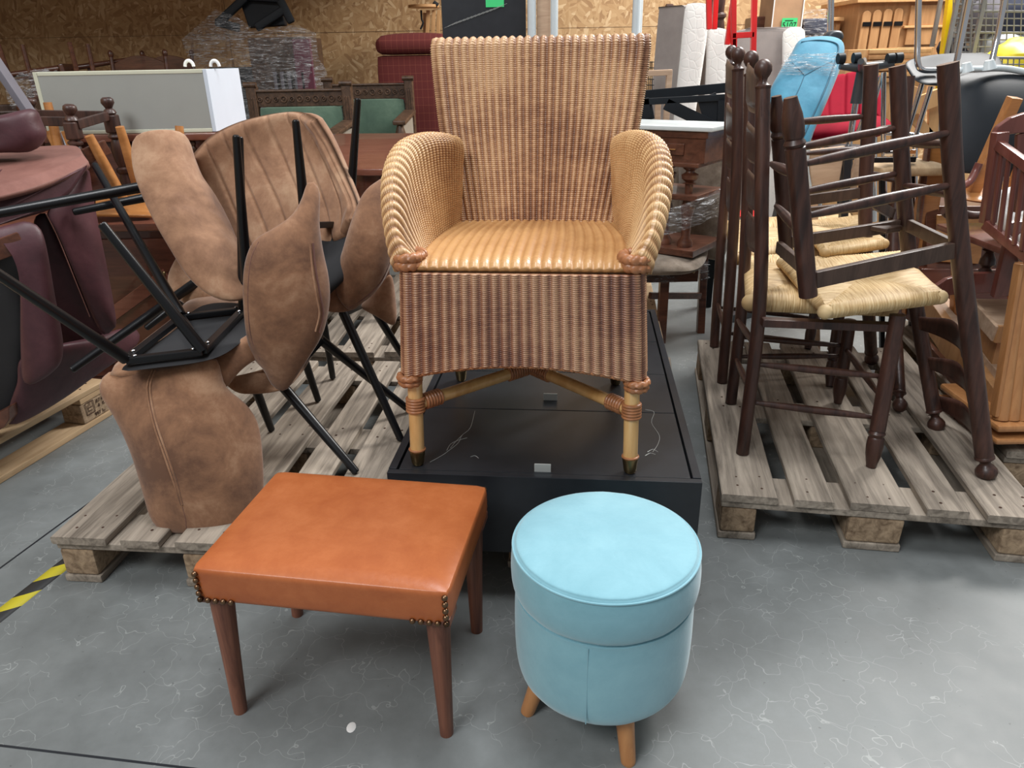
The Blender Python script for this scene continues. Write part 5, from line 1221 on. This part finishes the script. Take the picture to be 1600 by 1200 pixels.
def film(parent, nm, rows, k=40, amp=.012, dims=(80, 40)):
    return sheet(nm, spline_grid([[at(*p) for p in r] for r in rows]), dims[0], dims[1], .002, M['film'], parent, lambda U, Q: amp*np.sin(Q*k+3*np.sin(U*5))*np.cos(U*9+Q*3)+amp*.5*np.sin(Q*k*2.3+U*11))
f1_ = film(None, 'stretch_film', [[(1010, 332, 3.0), (1050, 325, 2.98), (1090, 312, 3.0), (1124, 296, 3.1), (1140, 285, 3.3)], [(1010, 372, 3.0), (1050, 365, 2.98), (1090, 352, 3.0), (1118, 340, 3.1), (1138, 350, 3.3)]])
tag(f1_, 'clear stretch film band round washstand columns and velour armchair', 'plastic film')
f1_ = film(None, 'stretch_film', [[(1005, 430, 3.1), (1050, 420, 3.1), (1106, 408, 3.2)], [(1005, 446, 3.1), (1050, 442, 3.1), (1108, 436, 3.2)]])
tag(f1_, 'lower clear film band below the studded seat beside the washstand', 'plastic film')

# blue lounge chair, crimson chair, swivel base, chrome legs
t = thing('blue_recliner', 'blue fabric recliner back with piping, leaning and bound in clear film', 'recliner')
BP = [(1246, 66, 3.75), (1258, 60, 3.76), (1290, 58, 3.76), (1311, 62, 3.75), (1319, 74, 3.73), (1315, 100, 3.68), (1296, 150, 3.55), (1272, 205, 3.42), (1256, 250, 3.34), (1240, 262, 3.32), (1222, 240, 3.36), (1200, 190, 3.48), (1200, 150, 3.56), (1218, 112, 3.66), (1236, 84, 3.72)]
Br = pan('backrest', t, BP, .09, .012, M['blue_cloth'], nseg=96)
bm = new(); tube(bm, on(Br, [(1252, 66), (1280, 63), (1304, 67), (1310, 76), (1305, 96), (1288, 142), (1262, 198), (1250, 225)], .002), .004, 8, 5); obj('piping', bm, M['blue_piping'], Br)
for l in ([(1238, 98), (1250, 110), (1257, 118)], [(1257, 118), (1275, 108), (1300, 96)], [(1257, 118), (1248, 140), (1232, 172), (1220, 200)]): bm = new(); tube(bm, on(Br, l, .0005), .0022, 6, 4); obj('tuck_seam', bm, M['blue_piping'], Br)
bm = new(); pillow(bm, [at(*p) for p in [(1286, 60, 3.85), (1292, 50, 3.85), (1304, 47, 3.85), (1314, 50, 3.85), (1315, 62, 3.85), (1300, 66, 3.85)]], .08, 0); obj('headrest', bm, M['grey_plastic'], t)
film(t, 'film_band', [[(1230, 84, 3.62), (1270, 84, 3.62), (1312, 82, 3.60)], [(1214, 116, 3.56), (1262, 118, 3.56), (1304, 118, 3.54)]], 60, .004)
q = at(1236, 262, 3.40); bm = new(); beam(bm, q, V(q.x, 3.62, .04), .05, .05); obj('base_bar', bm, M['grey_plastic'], t)
bm = new(); beam(bm, V(q.x-.2, 3.5, .02), V(q.x+.2, 3.75, .02), .06, .04); obj('foot', bm, M['grey_plastic'], t)
t = thing('crimson_chair', 'crimson fabric shell chair with vertical seams between the blue recliner and swivel base', 'chair')
rows = [[(1268, 125, 4.25), (1310, 118, 4.3), (1350, 112, 4.3), (1378, 124, 4.22)], [(1262, 160, 4.15), (1308, 155, 4.2), (1348, 152, 4.2), (1380, 155, 4.12)], [(1262, 192, 4.05), (1308, 190, 4.1), (1345, 188, 4.1), (1376, 188, 4.05)]]
sheet('backrest', spline_grid([[at(*p) for p in r] for r in rows]), 80, 30, .06, M['red_cloth'], t, lambda U, Q: -.012*np.exp(-((U*5-np.round(U*5))/.08)**2), .03)
bm = new(); pillow(bm, [at(*p) for p in [(1262, 192, 4.0), (1376, 188, 4.0), (1380, 205, 3.7), (1262, 212, 3.7)]], .08, 0, normal=up); obj('seat', bm, M['red_cloth'], t)
for px in (1280, 1366): pt(t, 'leg', [(px, 205, 3.8), (px, 345, 3.9)], .014, M['steel'])
t = thing('swivel_base', 'upturned dark grey swivel chair base with twin castors in the air', 'chair base')
pt(t, 'column', [(1349, 104, 3.5), (1337, 162, 3.5)], .024, M['grey_plastic']); pt(t, 'gas_lift', [(1337, 160, 3.5), (1326, 230, 3.5)], .014, M['steel'])
for b in ((1312, 104, 3.5), (1396, 100, 3.5), (1345, 96, 3.2), (1350, 94, 3.8), (1380, 98, 3.75)): pt(t, 'arm', [(1348, 106, 3.5), b], [.022, .012], M['grey_plastic'])
for px, py in ((1314, 92), (1338, 91), (1391, 92), (1404, 91)): pt(t, 'castor', [(px-5, py, 3.5), (px+5, py-1, 3.5)], .022, M['black_plastic'], seg=16)
pt(t, 'seat_plate', [(1324, 228, 3.5), (1321, 246, 3.5)], .10, M['grey_plastic'], seg=20); pb(t, 'support', (1321, 240, 3.5), (1318, 386, 3.6), .05, .05, M['grey_plastic'])
t = thing('chrome_chair_frame', 'tangle of upturned chrome chair legs behind the ladderback chairs', 'chair frame')
for a, b in (((1381, 113, 3.3), (1380, 200, 3.3)), ((1378, 118, 3.35), (1352, 205, 3.35)), ((1372, 120, 3.4), (1340, 210, 3.4)), ((1441, 130, 3.2), (1418, 205, 3.2)), ((1455, 135, 3.25), (1430, 215, 3.25)), ((1350, 205, 3.35), (1440, 212, 3.25)), ((1380, 200, 3.3), (1385, 400, 3.3)), ((1430, 212, 3.2), (1430, 412, 3.2))): pt(t, 'leg', [a, b], .010, M['steel'])
t = thing('slatted_chair', 'pale beech folding chairs with oval hand holes behind the chrome legs', 'chair')
for a, b, w in (((1405, 175, 3.9), (1470, 150, 3.9), .08), ((1400, 205, 3.9), (1430, 135, 3.9), .05), ((1412, 140, 3.95), (1460, 165, 3.95), .04), ((1425, 180, 3.95), (1455, 215, 3.95), .05), ((1395, 160, 3.9), (1420, 168, 3.9), .04), ((1400, 120, 4.0), (1400, 350, 4.0), .05), ((1458, 140, 3.95), (1456, 350, 3.95), .05)): pb(t, 'bar', a, b, w, .02, M['pine'], V(0, -1, 0))
t = thing('cane_chair', 'light wooden panel chair seen between the rungs of the upturned ladderback chairs', 'chair')
slab(t, 'panel', [(1262, 235, 3.0), (1322, 228, 3.0), (1312, 285, 3.0), (1268, 292, 3.0)], V(0, .02, 0), M['raw_board'], .006)
pt(t, 'frame', [(1262, 230, 2.99), (1260, 262, 2.99), (1266, 300, 2.99)], .010, M['tube_white']); pb(t, 'post', (1345, 240, 3.05), (1326, 310, 3.05), .03, .03, M['raw_board'], V(0, -1, 0)); pb(t, 'post', (1324, 230, 3.0), (1314, 400, 3.0), .03, .03, M['cabinet_black'], V(0, -1, 0))
pb(t, 'leg', (1270, 292, 3.02), (1275, 560, 3.02), .03, .03, M['raw_board'], V(0, -1, 0))
t = thing('yellow_cushion_chair', 'dark folding chair with pale yellow cushion behind the upturned ladderback posts', 'chair')
bm = new(); rbox(bm, at(1410, 262, 3.0), (.28, .25, .04), .018, .01, None, 6); obj('cushion', bm, M['pallet_new'], t)
pb(t, 'frame_bar', (1350, 250, 2.9), (1430, 249, 2.9), .02, .02, M['black_metal']); pb(t, 'frame_bar', (1380, 240, 3.1), (1430, 237, 3.1), .02, .02, M['steel'])
for px in (1378, 1424): pb(t, 'leg', (px, 262, 3.0), (px, 555, 3.0), .02, .02, M['black_metal'], V(0, -1, 0))
# crates, cabinets, carton
t = thing('pine_crates', 'pale pine slatted crates bound in film below the arched cabinet', 'crate')
y0 = 4.9
bx(t, 'box', (at(1322, 100, y0).x, y0, 0), (at(1400, 100, y0).x, y0+.4, at(1360, 77, y0).z), M['pine']); bx(t, 'box', (at(1404, 100, y0).x, y0+.05, 0), (at(1462, 100, y0).x, y0+.4, at(1420, 74, y0).z), M['pine'])
for k in range(6): bx(t, 'slat', (at(1352, 100, y0).x, y0-.03, at(1400, 80+9*k, y0).z-.012), (at(1448, 100, y0).x, y0-.005, at(1400, 80+9*k, y0).z+.012), M['oak_light'] if k % 2 else M['pine'])
t = thing('arched_cabinet', 'oak cabinet with four arched door panels and black hinges at the back wall', 'cabinet')
y0 = 5.9; xL, xM, xR = at(1340, 30, y0).x, at(1412, 30, y0).x, at(1476, 30, y0).x
bx(t, 'body', (xL, y0, 0), (xR, y0+.6, at(1400, 2, y0).z), M['oak_light']); bx(t, 'cornice', (xL-.04, y0-.05, at(1400, 4, y0).z), (xR+.03, y0+.62, at(1400, -3, y0).z), M['pine'])
for k in range(4):
    xa = xL+.02+(xM-xL-.03)*k/4; xb = xa+(xM-xL-.03)/4-.012; zt_ = at(1380, 8+(3-k)*1.2, y0).z-.02; zb = .2; r = (xb-xa)/2
    pts = [V(xa, y0-.006, zb), V(xb, y0-.006, zb)]+[V((xa+xb)/2+r*math.cos(PI*i/10), y0-.006, zt_-r+r*math.sin(PI*i/10)) for i in range(11)]
    bm = new(); prism(bm, pts, V(0, -.02, 0), bev=.004); d_o = obj('door', bm, M['oak_light'], t)
    bx(d_o, 'hinge', (xa+.01, y0-.032, at(1380, 38, y0).z-.012), (xa+.07, y0-.027, at(1380, 38, y0).z+.016), M['black_metal'], 0)
bx(t, 'side_frame', (xM+.03, y0-.02, at(1440, 70, y0).z), (xR-.03, y0-.001, at(1440, 44, y0).z), M['oak_light']); bx(t, 'side_frame', (xM+.03, y0-.02, at(1440, 40, y0).z), (xR-.03, y0-.001, at(1440, 8, y0).z), M['oak_light'])
bx(t, 'moulding', (xM+.0, y0-.03, at(1440, 44, y0).z), (xR, y0-.001, at(1440, 40, y0).z), M['pine'])
t = thing('oak_dresser', 'low oak dresser with pale top left of the arched cabinet', 'dresser')
y0 = 6.1; bx(t, 'body', (at(1300, 50, y0).x, y0, 0), (at(1312, 50, y0).x, y0+.5, at(1320, 33, y0).z), M['oak_light']); bx(t, 'top', (at(1296, 50, y0).x, y0-.04, at(1320, 33, y0).z), (at(1313, 50, y0).x, y0+.5, at(1320, 27, y0).z), M['pine'])
bx(t, 'door', (at(1304, 50, y0).x, y0-.015, .1), (at(1309, 50, y0).x, y0-.001, at(1320, 38, y0).z), M['oak_light'])
t = thing('cardboard_carton', 'tall brown cardboard carton with a green handwritten tag behind the mattresses', 'carton')
y0 = 5.75; bx(t, 'box', (at(1206, 30, y0).x, y0, 0), (at(1254, 30, y0).x, y0+.3, 1.75), M['cardboard'])
for px in (1207, 1253): bx(t, 'edge_tape', (at(px, 30, y0).x-.004, y0-.004, 0), (at(px, 30, y0).x+.004, y0-.001, 1.75), M['paper'], 0)
g0, g1 = at(1220, 45, y0), at(1246, 28, y0); tg = bx(t, 'price_tag', (g0.x, y0-.008, g0.z), (g1.x, y0-.005, g1.z), M['green_tag'], 0)
bm = new(); Mx = Matrix.Translation(((g0.x+g1.x)/2, y0-.009, (g0.z+g1.z)/2-.012)) @ Matrix.Rotation(PI/2, 4, 'X'); text_bm(bm, '5107', .05, Mx)
lohi(bm, (g0.x+.02, y0-.0095, g1.z-.018), (g1.x-.03, y0-.0085, g1.z-.013), 0); obj('handwriting', bm, M['ink'], tg, False)
t = thing('wrapped_boxes', 'film-wrapped white and brown parcels stacked beside the carton', 'parcel stack')
y0 = 5.9
for k, (z0_, z1_, m) in enumerate(((0, 1.05, 'cardboard'), (1.06, 1.24, 'paper'), (1.25, 1.34, 'bag_maroon'), (1.35, 1.46, 'bag_dark'))): bx(t, 'parcel', (at(1256, 30, y0).x, y0, z0_), (at(1296, 30, y0).x, y0+.35, z1_), M[m], .02)
film(t, 'film', [[(1255, 14, 5.86), (1275, 14, 5.84), (1298, 14, 5.86)], [(1255, 60, 5.86), (1275, 60, 5.84), (1298, 60, 5.86)], [(1255, 110, 5.86), (1275, 110, 5.84), (1298, 110, 5.86)]], 50, .014)
t = thing('wrapped_boxes', 'narrow film-wrapped brown parcels stacked left of the carton', 'parcel stack')
for k, (z0_, z1_, m) in enumerate(((0, 1.3, 'cardboard'), (1.31, 1.48, 'walnut'))): bx(t, 'parcel', (at(1183, 30, y0).x, y0, z0_), (at(1203, 30, y0).x, y0+.3, z1_), M[m], .01)
t = thing('steel_rails', 'pair of slim grey steel rails standing upright left of the oak dresser', 'rails')
for px in (1296, 1301): pb(t, 'rail', (px, -14, 5.5), (px-5, 330, 5.5), .018, .018, M['steel'], V(0, -1, 0))
t = thing('yellow_post', 'slanted yellow steel guard post before the wire cages', 'post')
pb(t, 'post', (1486, -14, 5.2), (1474, 90, 5.2), .04, .04, M['yellow'], V(0, -1, 0)); pb(t, 'post_foot', (1474, 90, 5.2), (1450, 300, 5.2), .04, .04, M['yellow'], V(0, -1, 0))
# wire cages with sacks of textiles
def cage(label, pxa, pxb, pya, pyb, Y, step, seed):
    t = thing('wire_cage', label, 'cage', 'wire cages full of textiles'); n = int((pxb-pxa)/step)
    bm = new()
    for k in range(n+1): tube(bm, [at(pxa+k*step, pya, Y), at(pxa+k*step-3, pyb, Y)], .0035, 5)
    m = int((pyb-pya)/(step*1.0))
    for k in range(m+1): tube(bm, [at(pxa, pya+k*(pyb-pya)/m, Y), at(pxb, pya+k*(pyb-pya)/m+1, Y)], .0035 if k % 3 else .007, 5)
    obj('mesh_front', bm, M['wire'], t)
    a, b = at(pxa, pyb, Y), at(pxb, pyb, Y); z = at(pxa, pya, Y).z
    for x in (a.x, b.x):
        for yy in (Y, Y+.28): bx(t, 'upright', (x-.012, yy-.012, 0), (x+.012, yy+.012, z), M['wire'])
    bx(t, 'floor_tray', (a.x, Y, .1), (b.x, Y+.28, .12), M['wire']); return t
cage('wire cage with dark textiles directly right of the yellow post', 1490, 1532, -16, 88, 5.0, 7, 1)
cage('nearer wire cage with navy and white bundles at the top right corner', 1520, 1640, -16, 84, 4.7, 11, 2)
cage('lower wire cage holding a yellow plastic bag at the right edge', 1512, 1650, 90, 150, 4.2, 9, 3)
rnd = random.Random(5)
for (lab, px, py, Y, sz, m) in (
    ('navy blue bundle of cloth in the cage at the top right', 1585, 25, 5.1, (.2, .16, .17), 'bag_dark'), ('white bundle of sheets low in the top right cage', 1570, 68, 5.1, (.22, .15, .08), 'bag_white'),
    ('grey bundle of cloth in the top right cage', 1530, 22, 5.1, (.13, .15, .16), 'bag_grey'), ('pale striped bundle in the cage beside the yellow post', 1505, 30, 5.35, (.10, .1, .18), 'bag_white'),
    ('small yellow bag in the cage beside the yellow post', 1512, 44, 5.32, (.07, .06, .08), 'bag_yellow'), ('wine red cloth at the top of the cage by the yellow post', 1502, 2, 5.35, (.09, .1, .08), 'bag_maroon'),
    ('dark cloth bundle at the bottom of the cage by the yellow post', 1495, 76, 5.32, (.12, .1, .06), 'bag_dark'), ('big crumpled yellow plastic bag in the lower cage at the right edge', 1592, 98, 4.5, (.19, .16, .12), 'bag_yellow')):
    bm = new(); ball(bm, at(px, py, Y), 1, sz, 16)
    for v in bm.verts: v.co += (v.co-at(px, py, Y)).normalized()*.03*(noise.noise(v.co*9)+.6*noise.noise(v.co*21))
    tag(obj('textile_bundle' if 'bag' not in lab else 'plastic_bag', bm, M[m]), lab, 'bundle' if 'bag' not in lab else 'bag')

# black moulded chair, upturned, with chrome frame
t = thing('shell_chair', 'upturned black plastic shell chair with chrome tube legs in the air', 'chair')
pan('seat_shell', t, [(1416, 97, 3.0), (1450, 88, 3.1), (1500, 84, 3.2), (1552, 86, 3.2), (1566, 100, 3.1), (1560, 115, 3.0), (1500, 128, 2.9), (1455, 132, 2.85), (1432, 126, 2.88), (1420, 112, 2.94)], .03, -.02, M['black_plastic'], wr=0, normal=V(0, -.35, 1).normalized())
pan('back_shell', t, [(1484, 135, 2.82), (1500, 118, 2.86), (1545, 110, 2.90), (1600, 112, 2.92), (1660, 120, 2.92), (1680, 200, 2.8), (1660, 262, 2.7), (1600, 276, 2.66), (1530, 272, 2.66), (1492, 262, 2.68), (1486, 200, 2.74)], .035, .06, M['black_plastic'], wr=0, nseg=96)
for pts in ([(1436, -16, 2.95), (1434, 60, 2.92), (1434, 98, 2.9), (1442, 109, 2.9), (1465, 110, 2.92)], [(1517, -16, 2.8), (1502, 60, 2.8), (1490, 118, 2.80), (1486, 128, 2.8)], [(1572, -16, 3.0), (1560, 50, 3.0), (1550, 95, 2.98)]): pt(t, 'leg', pts, .0105, M['steel'], 5)
pt(t, 'cross_tube', [(1488, 125, 2.79), (1500, 110, 2.80), (1530, 108, 2.82), (1570, 107, 2.84), (1620, 116, 2.84)], .011, M['tube_white'], 5)
for px, py in ((1510, 104), (1546, 100)): pt(t, 'clamp', [(px, py-6, 2.8), (px, py+8, 2.8)], [.014, .024], M['tube_white'], seg=10)
# bentwood chair, boards, dark chest
t = thing('bentwood_chair', 'upturned orange bentwood chair, one leg slanting up before the black shell chair', 'chair')
pb(t, 'leg', (1586, 152, 2.45), (1514, 312, 2.50), .036, .036, M['orange_wood'], V(0, -1, 0)); pb(t, 'leg', (1620, 190, 2.6), (1580, 300, 2.6), .03, .03, M['orange_wood'], V(0, -1, 0))
bm = new(); pillow(bm, [at(*p) for p in [(1480, 288, 2.62), (1540, 285, 2.72), (1600, 290, 2.72), (1610, 312, 2.5), (1560, 316, 2.42), (1510, 312, 2.44), (1488, 300, 2.5)]], .03, .0, 64, 6, normal=up); obj('seat', bm, M['orange_wood'], t)
pt(t, 'bent_rail', [(1482, 287, 2.5), (1500, 291, 2.45), (1515, 284, 2.45), (1524, 268, 2.46), (1530, 255, 2.46)], .012, M['redwood'], 5); pb(t, 'back_post', (1500, 312, 2.5), (1490, 560, 2.5), .03, .03, M['orange_wood'], V(0, -1, 0)); pb(t, 'back_post', (1595, 312, 2.6), (1580, 520, 2.6), .03, .03, M['orange_wood'], V(0, -1, 0))
t = thing('leaning_board', 'orange wooden board leaning behind the upturned ladderback chairs', 'board')
slab(t, 'board', [(1450, 226, 3.0), (1484, 226, 3.0), (1456, 400, 2.9), (1440, 492, 2.85), (1414, 492, 2.85), (1428, 360, 2.92)], V(.0, .03, 0), M['orange_wood']); pb(t, 'edge', (1450, 226, 2.99), (1418, 480, 2.84), .012, .03, M['walnut'], V(0, -1, 0))
t = thing('wooden_chest', 'dark brown wooden chest behind the reddish cradle', 'chest')
slab(t, 'front', [(1446, 322, 2.95), (1600, 322, 2.95), (1640, 322, 2.95), (1640, 460, 2.8), (1450, 452, 2.8)], V(0, .3, 0), M['walnut']); slab(t, 'panel', [(1462, 335, 2.92), (1538, 334, 2.92), (1530, 412, 2.84), (1462, 408, 2.84)], V(0, -.01, 0), M['walnut_pale'])
slab(t, 'plinth', [(1440, 420, 2.82), (1620, 422, 2.82), (1620, 520, 2.72), (1440, 515, 2.72)], V(0, .2, 0), M['mahogany'])
# cradle
t = thing('cradle', 'reddish wooden slatted cradle with white bedding at the right edge', 'cradle')
slab(t, 'crest', [(1552, 212, 2.10), (1560, 198, 2.10), (1580, 184, 2.10), (1604, 176, 2.10), (1660, 176, 2.1), (1660, 210, 2.1), (1600, 208, 2.10)], V(.0, .02, 0), M['redwood'], .004)
pb(t, 'post', (1563, 206, 2.09), (1543, 348, 2.09), .036, .03, M['redwood'], V(0, -1, 0))
for px in (1596, 1630): pb(t, 'end_slat', (px, 208, 2.11), (px-4, 330, 2.11), .03, .015, M['redwood'], V(0, -1, 0))
pb(t, 'top_rail', (1560, 226, 2.08), (1660, 300, 1.85), .022, .026, M['redwood']); pb(t, 'bottom_rail', (1540, 350, 2.07), (1660, 446, 1.84), .022, .026, M['redwood'])
for k in range(9): pb(t, 'bar', (1566+11.5*k, 232+8.3*k, 2.06-.026*k), (1550+11.5*k, 356+9*k, 2.05-.026*k), .013, .010, M['redwood'], V(1, 0, 0))
pb(t, 'leg', (1590, 345, 2.1), (1562, 462, 2.14), .05, .02, M['redwood'], V(0, -1, 0))
slab(t, 'rocker', [(1462, 448, 2.2), (1480, 436, 2.2), (1510, 428, 2.2), (1550, 426, 2.2), (1600, 436, 2.2), (1650, 440, 2.2), (1650, 468, 2.2), (1600, 464, 2.2), (1550, 458, 2.2), (1510, 460, 2.2), (1480, 462, 2.2)], V(0, .02, 0), M['redwood'])
bx(t, 'floor_board', (at(1560, 380, 2.16).x, 2.14, at(1560, 380, 2.16).z-.03), (at(1560, 380, 2.16).x+.45, 2.5, at(1560, 380, 2.16).z-.01), M['redwood'])
bm = new(); pillow(bm, [at(*p) for p in [(1550, 312, 2.3), (1570, 300, 2.3), (1600, 296, 2.28), (1640, 300, 2.2), (1660, 380, 2.1), (1650, 440, 1.98), (1610, 408, 2.04), (1570, 372, 2.16), (1552, 342, 2.25)]], .12, 0, 72, 12, wr=.03); tag(obj('bedding', bm, M['bedding']), 'crumpled white bedding lying inside the reddish cradle', 'bedding')
pt(t, 'knob', [(1476, 328, 2.2), (1485, 332, 2.2), (1494, 330, 2.2), (1515, 336, 2.2), (1540, 336, 2.18)], [.016, .020, .012, .012, .01], M['dark_oak'])
bm = new(); lathe(bm, at(1552, 370, 2.3), at(1536, 438, 2.3), [(0, .02), (.12, .022), (.2, .012), (.3, .022), (.36, .012), (.5, .022), (.62, .024), (.7, .012), (.78, .022), (.85, .012), (1, .022)], 14); o = obj('baluster', bm, M['dark_oak'], t)
# pale furniture parts on the right-hand pallet
t = thing('wooden_tray', 'shallow raw pine tray turned over on the pale bed parts', 'drawer')
za = at(1545, 512, 2.1).z
slab(t, 'bottom', [(1512, 466, 2.35), (1600, 468, 2.35), (1640, 470, 2.3), (1640, 512, 2.1), (1558, 510, 2.1)], V(0, 0, -.012), M['raw_board'], .002); pb(t, 'side', (1513, 474, 2.34), (1556, 522, 2.10), .014, .05, M['raw_board']); pb(t, 'front', (1556, 522, 2.10), (1650, 524, 2.10), .014, .055, M['oak_light'])
slab(t, 'box', [(1516, 478, 2.36), (1640, 478, 2.33), (1640, 530, 2.13), (1560, 528, 2.13)], V(0, 0, -.10), M['oak_light'], .002)
t = thing('pine_bed', 'pale pine bed parts with long grooved rails under the tray, on the right pallet', 'bed')
for a, b, w, h, m in (((1418, 440, 2.75), (1560, 640, 2.02), .03, .10, 'oak_light'), ((1440, 452, 2.7), (1570, 600, 2.06), .03, .05, 'raw_board'), ((1452, 452, 2.75), (1575, 588, 2.12), .03, .05, 'oak_light'), ((1466, 490, 2.6), (1540, 560, 2.2), .04, .02, 'raw_board'), ((1438, 530, 2.46), (1560, 668, 1.96), .02, .04, 'walnut')):
    pb(t, 'rail', a, b, w, h, M[m])
bm = new(); prism(bm, [atz(*p, .165) for p in [(1445, 470), (1650, 480), (1650, 690), (1545, 690)]], V(0, 0, .02)); obj('panel', bm, M['oak_light'], t)
bm = new(); prism(bm, [atz(*p, .148) for p in [(1450, 480), (1640, 485), (1640, 680), (1550, 684)]], V(0, 0, .016)); obj('underlay', bm, M['walnut'], t)
t = thing('pine_column', 'fluted honey pine corner column with stepped base moulding at the right edge', 'furniture column')
b0 = at(1590, 655, 1.93); zb_ = .19
for k in range(4):
    a, b = at(1598+9*k, 410, 2.02), at(1563+17*k, 655, 1.93)
    bm = new(); tube(bm, [a, b], [.020, .022], 14); obj('flute', bm, M['orange_wood'] if False else M['beech'], t)
pb(t, 'edge', (1592, 412, 2.0), (1553, 650, 1.93), .012, .03, M['beech'], V(0, -1, 0))
p = at(1552, 668, 1.92)
for k, (hh, ex) in enumerate(((.022, 0), (.018, -.012))):
    zz = at(1552, 668+18*k, 1.90).z; bx(t, 'base_moulding', (p.x-.01+ex*0, 1.885-.008*k, zz-hh/2), (p.x+.4, 2.2, zz+hh/2), M['beech'], .008)
z_ = at(1552, 686, 1.90).z-.010; bx(t, 'plinth', (p.x+.01, 1.93, .1455), (p.x+.38, 2.18, z_), M['walnut'])

for o in THINGS:
    if not o.get('_settled'): settle(o)
    if '_settled' in o.keys(): del o['_settled']
